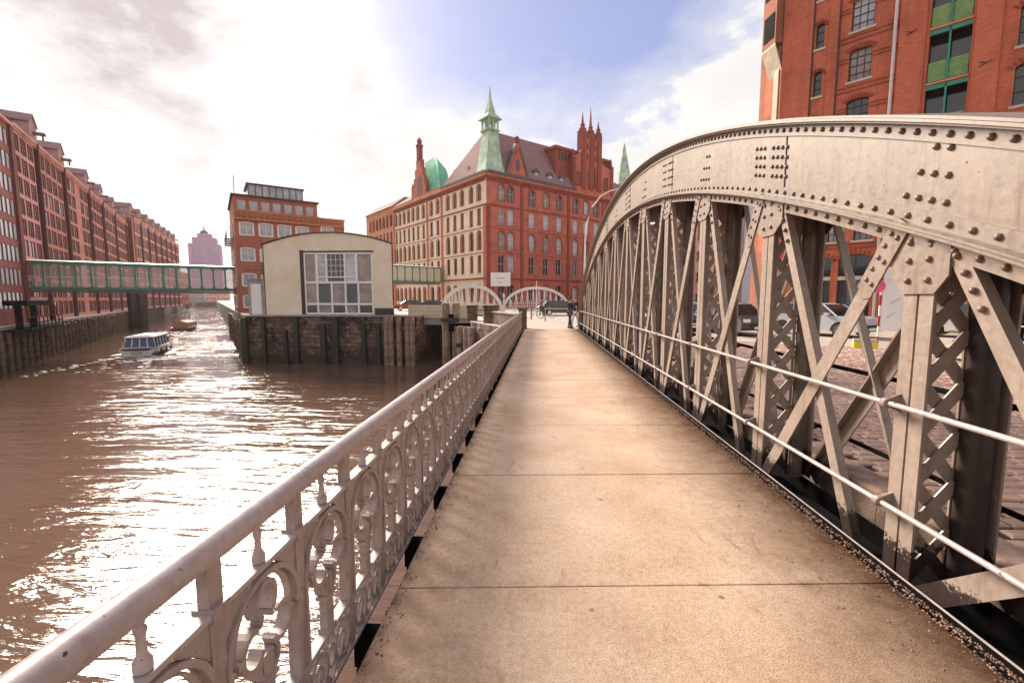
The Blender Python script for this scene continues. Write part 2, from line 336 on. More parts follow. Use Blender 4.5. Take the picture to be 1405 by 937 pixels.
# worn paving of the footway: sandy concrete with aggregate, stains and hairline scratches
sm_ = bpy.data.materials.new('footway_concrete'); sm_.use_nodes = True; t = sm_.node_tree; b = t.nodes['Principled BSDF']
g = t.nodes.new('ShaderNodeNewGeometry')
def tn(scale, det=6, ro=0.6, src=None, dist=0):
    n = nd(t, 'ShaderNodeTexNoise'); t.links.new(src or g.outputs['Position'], n.inputs['Vector']); n.inputs['Scale'].default_value = scale; n.inputs['Detail'].default_value = det; n.inputs['Roughness'].default_value = ro; n.inputs['Distortion'].default_value = dist
    return n.outputs[0]
base = ramp(tn(0.9, 8, 0.65), [(0.3, (0.43, 0.27, 0.17)), (0.5, (0.56, 0.385, 0.26)), (0.7, (0.67, 0.49, 0.36))], t)
mo = ramp(tn(28, 6, 0.7), [(0.33, 0.80), (0.5, 1.0), (0.66, 1.12)], t)
base = mixc(1.0, base, mo, t, 'MULTIPLY')
gr = ramp(tn(120, 4, 0.8), [(0.36, 0.45), (0.46, 0.95), (0.56, 1.02), (0.68, 1.35)], t)
c1 = mixc(1.0, base, gr, t, 'MULTIPLY')
gm = nd(t, 'ShaderNodeMapping'); gm.inputs['Scale'].default_value = (1, 0.45, 1); t.links.new(g.outputs['Position'], gm.inputs[0])
st = ramp(tn(5, 10, 0.75, gm.outputs[0], 1.0), [(0.58, 0.0), (0.66, 0.7)], t)
c2 = mixc(st, c1, (0.30, 0.17, 0.11), t)
vo = nd(t, 'ShaderNodeTexVoronoi'); t.links.new(g.outputs['Position'], vo.inputs['Vector']); vo.inputs['Scale'].default_value = 2.6; vo.inputs['Randomness'].default_value = 1.0
gs = ramp(vo.outputs['Distance'], [(0.035, 0.75), (0.06, 0.0)], t); c2 = mixc(gs, c2, (0.14, 0.09, 0.06), t)
vo2 = nd(t, 'ShaderNodeTexVoronoi'); t.links.new(g.outputs['Position'], vo2.inputs['Vector']); vo2.inputs['Scale'].default_value = 70
gv = ramp(vo2.outputs['Distance'], [(0.12, 0.55), (0.3, 0.0)], t); vsel = ramp(tn(9, 8, .8), [(0.5, 0.0), (0.6, 1.0)], t)
gq = nd(t, 'ShaderNodeMath', operation='MULTIPLY'); t.links.new(gv, gq.inputs[0]); t.links.new(vsel, gq.inputs[1]); c2 = mixc(gq.outputs[0], c2, (0.20, 0.12, 0.08), t)
sp = t.nodes.new('ShaderNodeSeparateXYZ'); t.links.new(g.outputs['Position'], sp.inputs[0])
ea = nd(t, 'ShaderNodeMath', operation='ABSOLUTE'); es = nd(t, 'ShaderNodeMath', operation='SUBTRACT'); t.links.new(sp.outputs[0], es.inputs[0]); es.inputs[1].default_value = 0.38; t.links.new(es.outputs[0], ea.inputs[0])
en = nd(t, 'ShaderNodeMath', operation='MULTIPLY_ADD'); t.links.new(tn(4.5, 14, 0.85), en.inputs[0]); en.inputs[1].default_value = 0.9; t.links.new(ea.outputs[0], en.inputs[2])
edge = ramp(en.outputs[0], [(1.62, 0.0), (1.95, 0.8)], t) if False else None
e2 = nd(t, 'ShaderNodeMapRange'); t.links.new(en.outputs[0], e2.inputs[0]); e2.inputs[1].default_value = 1.22; e2.inputs[2].default_value = 2.12; e2.inputs[4].default_value = 0.95
c3 = mixc(e2.outputs[0], c2, (0.055, 0.022, 0.011), t)
t.links.new(c3, b.inputs['Base Color'])
b.inputs['Specular IOR Level'].default_value = 0.3; rr = ramp(tn(2.2, 6), [(0.3, 0.36), (0.7, 0.56)], t); t.links.new(mixc(e2.outputs[0], rr, (0.98, 0.98, 0.98), t), b.inputs['Roughness'])
sq_ = nd(t, 'ShaderNodeMapRange'); t.links.new(e2.outputs[0], sq_.inputs[0]); sq_.inputs[3].default_value = 0.3; sq_.inputs[4].default_value = 0.02; t.links.new(sq_.outputs[0], b.inputs['Specular IOR Level'])
bp = nd(t, 'ShaderNodeBump'); bp.inputs['Strength'].default_value = 1.0; bp.inputs['Distance'].default_value = 0.009; t.links.new(tn(95, 5, 0.8), bp.inputs['Height']); t.links.new(bp.outputs[0], b.inputs['Normal'])
FOOT = sm_
GROUND = mat('pale_paving', (0.40, 0.33, 0.27), 0.7, var=0.2, vscale=0.8, bump=0.2, bscale=20)
SETT = mat('granite_sett', (0.40, 0.23, 0.165), 0.5, var=0.35, vscale=1.3, bump=0.5, bscale=45, col2=(0.62, 0.42, 0.33))
KERB = mat('reddish_kerb_granite', (0.20, 0.115, 0.085), 0.75, var=0.35, vscale=2.5, bump=0.4, col2=(0.36, 0.24, 0.18))
JOINT = mat('sett_joint_grit', (0.015, 0.009, 0.007), 0.95, var=0.4, vscale=20)
COBB = brick_mat('sett_paving_far', (0.50, 0.32, 0.25), (0.40, 0.25, 0.19), (0.05, 0.03, 0.025), rough=0.6, bw=0.26, bh=0.17, bump=0.8)
tt = COBB.node_tree   # laid flat: use x,y rather than the wall frame
for nn in tt.nodes:
    if nn.bl_idname == 'ShaderNodeTexBrick': tt.links.new([k for k in tt.nodes if k.bl_idname == 'ShaderNodeTexCoord'][0].outputs['Object'], nn.inputs['Vector']); nn.inputs['Mortar Size'].default_value = 0.015

# slimy masonry of the quay walls
qm = bpy.data.materials.new('quay_masonry'); qm.use_nodes = True; t = qm.node_tree; b = t.nodes['Principled BSDF']; b.inputs['Roughness'].default_value = 0.75
c = t.nodes.new('ShaderNodeTexCoord'); g = t.nodes.new('ShaderNodeNewGeometry'); sp = t.nodes.new('ShaderNodeSeparateXYZ'); t.links.new(g.outputs['Position'], sp.inputs[0])
a = nd(t, 'ShaderNodeMath', operation='SUBTRACT'); t.links.new(sp.outputs[0], a.inputs[0]); t.links.new(sp.outputs[1], a.inputs[1])
cb = t.nodes.new('ShaderNodeCombineXYZ'); t.links.new(a.outputs[0], cb.inputs[0]); t.links.new(sp.outputs[2], cb.inputs[1])
br = t.nodes.new('ShaderNodeTexBrick'); t.links.new(cb.outputs[0], br.inputs['Vector']); br.inputs['Color1'].default_value = (0.30, 0.17, 0.12, 1); br.inputs['Color2'].default_value = (0.16, 0.09, 0.065, 1); br.inputs['Mortar'].default_value = (0.05, 0.035, 0.03, 1)
br.inputs['Scale'].default_value = 1; br.inputs['Brick Width'].default_value = 1.0; br.inputs['Row Height'].default_value = 0.42; br.inputs['Mortar Size'].default_value = 0.03
n = nd(t, 'ShaderNodeTexNoise'); t.links.new(g.outputs['Position'], n.inputs['Vector']); n.inputs['Scale'].default_value = 0.6; n.inputs['Detail'].default_value = 12; n.inputs['Roughness'].default_value = 0.75
dk = ramp(n.outputs[0], [(0.42, 0.0), (0.54, 1.0)], t)
c1 = mixc(dk, (0.022, 0.014, 0.012), br.outputs[0], t)
n2 = nd(t, 'ShaderNodeTexNoise'); t.links.new(g.outputs['Position'], n2.inputs['Vector']); n2.inputs['Scale'].default_value = 1.6; n2.inputs['Detail'].default_value = 9
ls = ramp(n2.outputs[0], [(0.56, 0.0), (0.66, 0.6)], t)
c2 = mixc(ls, c1, (0.42, 0.33, 0.22), t)
zr = nd(t, 'ShaderNodeMapRange'); t.links.new(sp.outputs[2], zr.inputs[0]); zr.inputs[1].default_value = -4.1; zr.inputs[2].default_value = -2.6; zr.inputs[3].default_value = 0.75; zr.inputs[4].default_value = 0
c3 = mixc(zr.outputs[0], c2, (0.045, 0.04, 0.02), t)
t.links.new(c3, b.inputs['Base Color'])
bp = nd(t, 'ShaderNodeBump'); bp.inputs['Strength'].default_value = 0.8; bp.inputs['Distance'].default_value = 0.06; t.links.new(n2.outputs[0], bp.inputs['Height']); t.links.new(bp.outputs[0], b.inputs['Normal'])
QUAY = qm

# ------------------------------------------------------------------ the lie of the land
WZ = -4.5
mb = MB(); mb.quad((-3000, -400, WZ), (3000, -400, WZ), (3000, 3000, WZ), (-3000, 3000, WZ)); struct(mb.build('water', WATER), 'brown rippled canal water')
mb = MB(); mb.quad((-3000, -400, -9), (3000, -400, -9), (3000, 3000, -9), (-3000, 3000, -9)); struct(mb.build('canal_bed', JOINT))
CD = Vector((-.607, .795)); CN = Vector((.795, .607))          # along the canal, and across it to the right
LQ = Vector((-50.9, 42.0)); RQ = Vector((-28.3, 41.3))
def lq(t_, off=0): return LQ + CD * t_ + CN * off
def rq(t_, off=0): return RQ + CD * t_ + CN * off
def slab(name, pts, z0, z1, mtop, mside):
    m_ = MB(); n_ = len(pts); P = [(x, y, z1) for x, y in pts]; Q = [(x, y, z0) for x, y in pts]
    m_.poly(P, 0)
    for i in range(n_): m_.quad(P[i], P[(i+1) % n_], Q[(i+1) % n_], Q[i], 1)
    return m_.build(name, [mtop, mside])
left_poly = [tuple(lq(-75)), tuple(lq(430)), (-2500, 900), (-2500, -300), (-300, -300)]
struct(slab('ground', left_poly, -8, -0.95, GROUND, QUAY), 'paved ground behind the left warehouse quay')
FARE = 330
pier_poly = [(-28.3, 41.3), (-11.5, 41.0), (-11.5, 75.0), (-5.7, 75.0), (-5.7, 44.0), (-5.9, 36), (-4.9, 32), (-2.9, 27.6), (-1.15, 24.45), (2.9, 24.3), (11.0, 14.0), (30, -8), (60, -60), (2500, -60), (2500, 2800), (-2500, 2800), tuple(lq(430, 2)), tuple(lq(432, 17)), tuple(rq(FARE))]
struct(slab('ground', pier_poly, -8, -0.02, GROUND, QUAY), 'paved quay ground beyond the bridge')

# ------------------------------------------------------------------ footway
YE = 24.4
foot = MB(); foot.box(-0.76, 2.06, -3, YE, -0.45, -0.105); fo = struct(foot.build('footway', TARRED), 'footway of sandy concrete slabs crossing the bridge')
ys = [-2.45, -0.8, 0.82] + [2.47 + 1.64 * k for k in range(13)] + [YE]
for y0, y1 in zip(ys, ys[1:]):
    sk = 0.11
    a0, a1 = (-sk, sk) if y0 > -2 else (0, 0); b0, b1 = (-sk, sk) if y1 < YE - .1 else (0, 0)
    pts = [(-0.80, y0 + a0 + .004), (2.05, y0 + a1 + .004), (2.05, y1 + b1 - .004), (-0.80, y1 + b0 - .004)]
    m_ = MB(); m_.prism([(x, y, -0.1) for x, y in pts], (0, 0, 0.1 + random.uniform(-.0015, .0015)))
    m_.build('slab', FOOT, fo, bevel=0.006)
# steel edge beside the truss, gutter beyond it coloured near-black for its shade
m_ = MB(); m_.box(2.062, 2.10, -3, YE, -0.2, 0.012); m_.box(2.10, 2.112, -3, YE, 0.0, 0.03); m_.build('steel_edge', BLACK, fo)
m_ = MB(); m_.box(2.112, 2.124, -3, YE, 0.0, 0.034); m_.build('edge_trim', RAILP, fo)

GRIT = mat('reddish_grit', (0.07, 0.035, 0.025), 0.9, var=0.6, vscale=30, col2=(0.42, 0.26, 0.19), spec=0.1)
gq_ = MB(); rg = random.Random(11)
for k in range(5200):
    y = 1.0 + 17 * rg.random() ** 1.7; x = 2.10 - abs(rg.gauss(0, .045)) - (rg.random() < .18) * rg.random() ** 2 * .5
    if rg.random() < .16: x = -.80 + abs(rg.gauss(0, .04))
    r0 = rg.uniform(.002, .0065) * (1 + .3 * (x > 2.03)); zb = .012 if x > 2.06 else .0015; a_ = rg.random() * 3
    c_, s_ = math.cos(a_) * r0, math.sin(a_) * r0
    gq_.add([(x + c_ * 1.4, y + s_ * 1.4, zb), (x - s_, y + c_, zb), (x - c_ * 1.3, y - s_ * 1.3, zb), (x + s_ * 1.1, y - c_ * 1.1, zb), (x + c_ * .2, y, zb + r0 * 1.1)], [(0,1,4),(1,2,4),(2,3,4),(3,0,4)])
stuff(gq_.build('grit', GRIT, fo))

# ------------------------------------------------------------------ ornate railing
rl = thing('ornate_railing', 'long pinkish white cast iron railing with trefoil arches on the water side', 'railing', (-0.95, 0, 0))
def arc(cy, cz, r, a0, a1, n, ry=None): return [(cy + (ry or r) * math.cos(R(a0 + (a1-a0)*k/n)), cz + r * math.sin(R(a0 + (a1-a0)*k/n))) for k in range(n + 1)]
BW = 0.445
Y0 = 1.16 - 4 * BW; NB = int((YE - .15 - Y0) / BW)
m_ = MB()
prof = [(-.036, .915), (-.040, .935), (-.036, .957), (-.02, .972), (0, .977), (.02, .972), (.036, .957), (.040, .935), (.036, .915), (.022, .908), (-.022, .908)]
m_.prism([(x, Y0 - .5, z) for x, z in prof], (0, YE - Y0 + .4, 0)); m_.build('handrail', RAILP, rl, smooth=True)
m_ = MB(); m_.box(-.02, .02, Y0 - .5, YE - .1, .893, .909); m_.build('under_rail', RAILP, rl)
m_ = MB(); m_.box(-.028, .028, Y0 - .5, YE - .1, .738, .757); m_.build('middle_rail', RAILP, rl, bevel=.004)
m_ = MB(); m_.box(-.026, .026, Y0 - .5, YE - .1, .150, .170); m_.build('lower_rail', RAILD, rl, bevel=.004)
m_ = MB(); m_.box(-.026, .026, Y0 - .5, YE - .1, -.105, -.085); m_.build('bottom_rail', RAILD, rl, bevel=.004)
post = MB(); post.box(-.018, .018, -.028, .028, -.1, .90); post.box(-.034, .034, -.033, .033, .728, .768); post.box(-.030, .030, -.03, .03, .142, .176)
post = post.mesh('post', RAILD)
bal = MB().lathe([(.012, .757), (.021, .76), (.021, .785), (.012, .80), (.010, .84), (.015, .865), (.010, .875), (.016, .893)], n=10).mesh('baluster', RAILP, True)
h = BW / 2
ar = MB()
pth = [(-h + .03, .16), (-h + .03, .52)] + arc(0, .52, .195, 180, 0, 16, h - .03)[1:] + [(h - .03, .16)]
ar.strap(pth, .019, -.024, .024)
ar.strap(arc(0, .525, .175, 200, -20, 16, h - .065), .008, -.013, .013)
for s in (-1, 1):                                  # spandrel fillets flaring to the middle rail, with rosettes
    ar.prism([(-.012, s*(h-.02), .738), (-.012, s*(h-.02), .60), (-.012, s*(h-.07), .66), (-.012, s*(h-.13), .705), (-.012, s*.05, .738)], (.024, 0, 0))
    ar.xf = Matrix.Translation((0, s*(h-.035), .50)) @ Matrix.Rotation(PI/2, 4, 'Y'); ar.lathe([(.0, -.03), (.016, -.026), (.016, .026), (.0, .03)], n=8); ar.xf = None
ar = ar.mesh('arch', RAILD)
tr = MB()
tr.strap(arc(0, .625, .062, -60, 240, 14, .05), .018, -.024, .024)          # top lobe
for s in (-1, 1):
    lob = [(s * y, z) for y, z in arc(.078, .495, .062, 120, -150, 14, .055)]
    tr.strap(lob, .018, -.024, .024)                                         # side lobes
    tr.strap([(s*.025, .571), (s*.032, .548), (s*.05, .549)], .012, -.02, .02)
    cur = [(s * y, z) for y, z in [(.03, .464), (.055, .41), (.05, .375), (.03, .352), (.02, .33)]]
    tr.strap(cur, .018, -.022, .022)
    tr.xf = Matrix.Translation((0, s*.142, .497)) @ Matrix.Rotation(PI/2, 4, 'Y'); tr.lathe([(.0, -.028), (.014, -.024), (.014, .024), (.0, .028)], n=8); tr.xf = None
    tr.strap([(s*.133, .49), (s*.185, .49)], .010, -.014, .014)
tr.box(-.018, .018, -.03, .03, .17, .43); tr.box(-.026, .026, -.044, .044, .325, .345); tr.box(-.026, .026, -.04, .04, .245, .262); tr.box(-.026, .026, -.036, .036, .17, .188)
tr.box(-.02, .02, -.014, .014, .688, .716)
tr = tr.mesh('trefoil', RAILD)
fr = MB()
for s in (-1, 1):
    cy = s * BW / 4
    fr.strap(arc(cy, .032, .088, 0, 360, 16, .074)[:-1], .017, -.02, .02, closed=True)
    fr.strap(arc(cy, .022, .045, -120, 200, 12, .034), .010, -.016, .016)
    fr.strap([(cy - .04, -.085), (cy - .012, -.03), (cy, .02), (cy + .012, -.03), (cy + .04, -.085)], .010, -.018, .018)
    fr.strap([(cy - .10, .15), (cy - .075, .10), (cy - .05, .092)], .011, -.018, .018); fr.strap([(cy + .10, .15), (cy + .075, .10), (cy + .05, .092)], .011, -.018, .018)
    fr.strap([(cy - .10, -.085), (cy - .075, -.04), (cy - .05, -.03)], .011, -.018, .018); fr.strap([(cy + .10, -.085), (cy + .075, -.04), (cy + .05, -.03)], .011, -.018, .018)
fr.strap(arc(0, .032, .05, 0, 360, 10, .03)[:-1], .010, -.016, .016, closed=True)
fr = fr.mesh('scroll_frieze', RAILD)
brk = MB(); brk.box(-.02, .17, -.035, .035, -.30, -.10); brk.box(.0, .17, -.06, .06, -.32, -.29); brk = brk.mesh('bracket', BLACK)
for k in range(NB + 1):
    y = Y0 + k * BW
    place('post', post, rl, (0, y, 0))
    if k < NB:
        place('baluster', bal, rl, (0, y + h, 0)); place('arch', ar, rl, (0, y + h, 0)); place('trefoil', tr, rl, (0, y + h, 0)); place('scroll_frieze', fr, rl, (0, y + h, 0))
    if k % 2 == 0: place('bracket', brk, rl, (0, y + .12, 0))
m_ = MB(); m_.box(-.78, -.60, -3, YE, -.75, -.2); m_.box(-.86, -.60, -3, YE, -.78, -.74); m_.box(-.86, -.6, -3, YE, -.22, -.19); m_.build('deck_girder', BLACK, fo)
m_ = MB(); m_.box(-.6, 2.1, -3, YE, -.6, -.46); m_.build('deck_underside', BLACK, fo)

# ------------------------------------------------------------------ the arched truss
riv_m = MB().lathe([(.0205, 0), (.0195, .007), (.015, .0145), (.008, .019), (.002, .020)], n=8)
RIV = painted_iron('shaded_rivet_paint', (0.12, 0.08, 0.06), (0.21, 0.15, 0.115), base_rust=False)  # darker than the truss paint: shade under the heads put into the colour
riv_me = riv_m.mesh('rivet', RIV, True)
CY, OA, OB, IA, IB = 12.6, 12.1, 4.63, 11.75, 3.80
def curve_z(d, a, b_, k): return (b_ - k * d * d) * math.sqrt(max(0, 1 - min(1, abs(d) / a) ** 40))
def make_truss(name, label, loc, near=True, rz=0):
    root = thing(name, label, 'bridge truss', loc, rz)
    # local x: 0 = front web face, +.46 = rear web; y along the bridge
    KO, KI = .0205, .0182
    def outer(th): return (CY - OA * math.cos(th), curve_z(OA * math.cos(th), OA, OB, KO))
    def inner(th): return (CY - IA * math.cos(th), curve_z(IA * math.cos(th), IA, IB, KI))
    TH = [R(1.5) + (PI - 2*R(1.5)) * k / 110 for k in range(111)]
    def nrm(th, a, b_):
        cur = outer if a == OA else inner; p, q = cur(max(.001, th - .01)), cur(min(PI - .001, th + .01)); t_ = Vector((q[0] - p[0], q[1] - p[1])).normalized(); return Vector((-t_.y, t_.x))
    def sweep(m_, cur, a, b_, x0, x1, o0, o1, th=None):
        S = th or TH; pts = []; fs = []
        for q in S:
            y, z = cur(q); n_ = nrm(q, a, b_)
            for xx, oo in ((x0, o0), (x1, o0), (x1, o1), (x0, o1)): pts.append((xx, y + n_.x * oo, z + n_.y * oo))
        for i in range(len(S) - 1):
            for k in range(4): fs.append((i*4+k, i*4+(k+1)%4, i*4+4+(k+1)%4, i*4+4+k))
        fs += [(0,1,2,3), tuple((len(S)-1)*4+k for k in (3,2,1,0))]
        m_.add(pts, fs)
    for nm, x0, x1 in (('web_plate', 0, .016), ('rear_web_plate', .444, .46)):
        m_ = MB(); pts = []; fs = []
        for q in TH:
            (y, z), (y2, z2) = outer(q), inner(q); pts += [(x0, y, z), (x1, y, z), (x1, y2, z2), (x0, y2, z2)]
        for i in range(len(TH) - 1):
            for k in range(4): fs.append((i*4+k, i*4+(k+1)%4, i*4+4+(k+1)%4, i*4+4+k))
        m_.add(pts, fs); m_.build(nm, TAN, root)
    m_ = MB(); sweep(m_, outer, OA, OB, -.13, .59, .0, .016); m_.build('top_flange', TAN, root)
    m_ = MB(); sweep(m_, outer, OA, OB, -.11, .57, .018, .034, [q for q in TH if q > R(30) or True]); m_.build('cover_plate', TAN, root)
    m_ = MB(); sweep(m_, outer, OA, OB, -.018, -.001, -.105, -.001); sweep(m_, outer, OA, OB, -.10, -.018, -.014, -.001); m_.build('top_angle', TAN, root)
    m_ = MB(); sweep(m_, inner, IA, IB, -.12, .05, -.012, .0); m_.build('bottom_flange', TAN, root)
    m_ = MB(); sweep(m_, inner, IA, IB, -.016, -.001, .001, .10); sweep(m_, inner, IA, IB, -.095, -.016, .001, .014); m_.build('bottom_angle', TAN, root)
    m_ = MB(); sweep(m_, inner, IA, IB, -.016, .0, -.115, -.013); sweep(m_, inner, IA, IB, -.085, -.016, -.026, -.013); m_.build('lower_lip', TAN, root)
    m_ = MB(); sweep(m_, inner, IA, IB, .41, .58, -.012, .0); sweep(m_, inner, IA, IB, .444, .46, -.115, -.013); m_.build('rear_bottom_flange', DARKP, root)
    # bottom chord, down in the gutter
    m_ = MB(); m_.box(.03, .05, .3, 24.7, -.7, -.16); m_.box(-.12, .2, .3, 24.7, -.18, -.155); m_.box(.41, .43, .3, 24.7, -.7, -.16); m_.box(.2, .6, .3, 24.7, -.70, -.66); m_.build('bottom_chord', BLACK, root)  # unlit gutter void put into the near-black colour
    for s_, yy in ((0, .4), (1, 24.6)):
        m_ = MB(); m_.box(-.12, .58, yy - .35, yy + .35, -.6, .22); m_.build('bearing_block', TARRED, root, bevel=.02)
    ys_ = [2.82 + 1.82 * k for k in range(-1, 12)]
    def zin(y):
        return curve_z(y - CY, IA, IB, KI) if abs(y - CY) < IA else 0
    rivs = []
    lat_cache = {}
    for j, y in enumerate(ys_):
        zt = zin(y) - .02
        if zt < .5: continue
        fine = j < 7
        for side, X0, dr in ((0, 0, 1), (1, .46, -1)):
            m_ = MB(); mt = TAN_LO
            for s in (-1, 1):
                ya, yb = sorted((y + s * .008, y + s * .105))
                m_.box(X0 - dr*.014 if dr > 0 else X0, X0 if dr > 0 else X0 + .014, ya, yb, -.16, zt)
                yc, yd = sorted((y + s * .010, y + s * .022)); xa, xb = sorted((X0, X0 + dr * .075)); m_.box(xa, xb, yc, yd, -.16, zt)
            m_.build('post_flange' if side == 0 else 'rear_post_flange', mt if side == 0 else TAN_LO, root)
        # round rear post column, its rust and shadow put into a dark colour
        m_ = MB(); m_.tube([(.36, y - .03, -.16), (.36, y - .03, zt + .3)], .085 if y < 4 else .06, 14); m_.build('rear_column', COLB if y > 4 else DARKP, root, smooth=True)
        # lattice of crossing flats between the two faces
        m_ = MB(); x0, x1 = .03, .30; z = -.05; st_ = .31
        m_.box(x0, x0 + .05, y - .006, y + .006, -.16, zt); m_.box(x1 - .03, x1 + .0, y - .006, y + .006, -.16, zt)
        n_ = int((zt + .1) / st_) + 1
        for k in range(n_):
            za, zb = -.1 + k * st_, -.1 + (k + 1) * st_
            m_.bar((x0 + .02, y - .011, za), (x1 - .01, y - .011, zb), .012, .075, (0, 1, 0)); m_.bar((x0 + .02, y + .004, zb), (x1 - .01, y + .004, za), .012, .075, (0, 1, 0))
        zz = zin(y)
        m_.box(x0, x1, y - .018, y + .012, zt - .35, zt)
        m_.build('lattice', TAN_LO, root)
        # gusset under the lower flange
        if zt > 1.0:
            sl = (zin(y + .25) - zin(y - .25)) / .5
            g0 = .26 if j > 1 else .20
            pts = [(y - g0, zt + .0 - sl * g0), (y + g0, zt + sl * g0), (y + g0, zt - .26), (y + .115, zt - .36), (y - .115, zt - .36), (y - g0, zt - .26)]
            m_ = MB(); m_.prism([(-.027, a_, b_) for a_, b_ in pts], (.012, 0, 0)); m_.build('gusset_plate', TAN, root)
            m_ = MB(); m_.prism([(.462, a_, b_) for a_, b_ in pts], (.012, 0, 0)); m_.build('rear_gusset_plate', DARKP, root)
            for a_, b_ in ((-.07, -.28), (.07, -.28), (-.07, -.16), (.07, -.16), (-.07, -.05), (.07, -.05)): rivs.append((-.027, y + a_, zt + b_))
        # guard rail bracket
        for zb in (1.0, .36):
            if zt > zb + .2:
                m_ = MB(); m_.xf = Matrix.Translation((0, y + .06, zb))
                m_.prism([(-.014, 0, -.06), (-.014, 0, .06), (-.07, 0, .034), (-.10, 0, .03), (-.12, 0, .012), (-.12, 0, -.012), (-.10, 0, -.03), (-.07, 0, -.034)], (0, .014, 0))
                m_.xf = Matrix.Translation((-.095, y + .067, zb)) @ Matrix.Rotation(PI/2, 4, 'X'); m_.lathe([(.030, -.022), (.034, -.014), (.034, .014), (.030, .022)], n=12); m_.xf = None
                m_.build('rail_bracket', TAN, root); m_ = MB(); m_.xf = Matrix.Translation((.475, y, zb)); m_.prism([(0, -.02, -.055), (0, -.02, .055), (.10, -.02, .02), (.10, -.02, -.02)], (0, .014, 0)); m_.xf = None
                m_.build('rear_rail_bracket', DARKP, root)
    # diagonals: a broad one leaning away and a slimmer one crossing it, in both faces
    for y in [2.82 + 1.82 * k for k in range(-1, 11)]:
        y2 = y + 1.82
        zt1, zt2 = zin(y + .2), zin(y2 - .2)
        if min(zt1, zt2) < .7: continue
        for X0, mt, dr in ((-.028, TAN_LO, 1), (.474, TAN_LO, -1)):
            m_ = MB(); p, q = (X0, y2 - .16, -.15), (X0, y + .13, zt1 - .01)
            m_.bar(p, q, .012, .125, (1, 0, 0)); m_.bar(p, q, .06, .012, (1, 0, 0), o=(dr*.036, .056)); m_.build('diagonal' if dr > 0 else 'rear_diagonal', mt, root)
            m_ = MB(); X1 = X0 + dr * .022; p2, q2 = (X1, y + .40, -.15), (X1, y2 - .17, zt2 - .01)
            m_.bar(p2, q2, .012, .095, (1, 0, 0)); m_.bar(p2, q2, .05, .012, (1, 0, 0), o=(dr*.03, -.042)); m_.build('diagonal' if dr > 0 else 'rear_diagonal', mt, root)
        d1 = (Vector((y + .13, zt1)) - Vector((y2 - .16, -.15))).normalized()
        for k in range(5):
            for s in ((-1, 1) if k % 2 == 0 else (1,)):
                pp = Vector((y + .13, zt1)) - d1 * (.10 + .085 * k); rivs.append((-.034, pp.x + d1.y * .03 * s, pp.y - d1.x * .03 * s))
        m_ = MB(); pm = Vector((y + .13, zt1)) - d1 * .0; pe = Vector((y + .13, zt1)) - d1 * .52
        nx = Vector((d1.y, -d1.x))
        m_.prism([(-.040, *(pm + nx*.075)), (-.040, *(pe + nx*.075)), (-.040, *(pe - nx*.02 - d1*.05)), (-.040, *(pe - nx*.075)), (-.040, *(pm - nx*.075))], (.007, 0, 0)); m_.build('splice_plate', TAN, root)
        d2 = (Vector((y2 - .17, zt2)) - Vector((y + .40, -.15))).normalized()
        for k in range(4):
            pp = Vector((y2 - .17, zt2)) - d2 * (.12 + .11 * k); rivs.append((-.018, pp.x, pp.y))
    # rivet rows along the flanges, at even spacing along the arc
    def along(cur, a, b_, off, sp_, x, th0=R(8), shift=0):
        acc = shift; prev = None; q = th0
        while q < PI - th0:
            y, z = cur(q); n_ = nrm(q, a, b_)
            if prev is not None:
                acc += math.hypot(y - prev[0], z - prev[1])
                if acc >= sp_: acc -= sp_; rivs.append((x, y + n_.x * off, z + n_.y * off))
            prev = (y, z); q += .0012
    along(outer, OA, OB, -.058, .125, -.018)
    along(inner, IA, IB, .055, .15, -.016, shift=.05)
    along(inner, IA, IB, -.068, .15, -.016)
    # rivet fields on the web over every post, and two seams
    for j, y in enumerate(ys_):
        th = math.acos(max(-1, min(1, (CY - y) / OA)))
        zo = curve_z(y - CY, OA, OB, KO); zi_ = zin(y); dm = zo - zi_
        if zi_ < 1.2: continue
        sl = (zin(y + .3) - zin(y - .3)) / .6
        if j in (2, 4, 6, 8, 10):
            for r_ in range(4):
                for c_ in range(-4, 4):
                    if c_ == 0: continue
                    yy = y + .10 + c_ * .085; rivs.append((0, yy, zi_ + .20 + (dm - .42) * r_ / 3 + sl * (yy - y)))
            m_ = MB(); ym = y - .22; m_.bar((-.004, ym, zin(ym) + .10), (-.004, ym + .0, zin(ym) + dm - .1), .008, .012, (1, 0, 0)); m_.build('web_seam', DARKP, root)
        else:
            for r_, cs in enumerate((4, 3, 2)):
                for c_ in range(cs): yy = y - .02 + (c_ - 1.0) * .095; rivs.append((0, yy, zi_ + .17 + r_ * .15 + sl * (yy - y)))
    if near:
        rivs.sort(key=lambda p: (p[1]) ** 2 + 2.3 ** 2 if p[1] > 1.9 else 999)
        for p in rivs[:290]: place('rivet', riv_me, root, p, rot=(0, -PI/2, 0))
        rest = rivs[290:]
    else: rest = rivs
    m_ = MB()
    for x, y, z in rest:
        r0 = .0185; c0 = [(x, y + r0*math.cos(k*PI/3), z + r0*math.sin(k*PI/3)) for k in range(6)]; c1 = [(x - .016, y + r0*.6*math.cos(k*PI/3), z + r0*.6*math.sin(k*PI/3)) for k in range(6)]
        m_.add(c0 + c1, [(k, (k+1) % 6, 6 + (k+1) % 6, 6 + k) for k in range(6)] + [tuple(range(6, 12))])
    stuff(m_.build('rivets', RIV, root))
    for zb in (1.0, .36):
        m_ = MB(); m_.tube([(-.095, .7, zb), (-.095, 24.2, zb)], .0165, 12); m_.build('guard_rail', RAILP, root, smooth=True)
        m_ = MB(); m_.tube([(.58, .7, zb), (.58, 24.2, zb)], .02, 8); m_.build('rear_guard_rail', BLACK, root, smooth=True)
    return root
make_truss('arched_truss', 'large tan riveted arch truss along the right edge of the footway', (2.28, 0, 0))
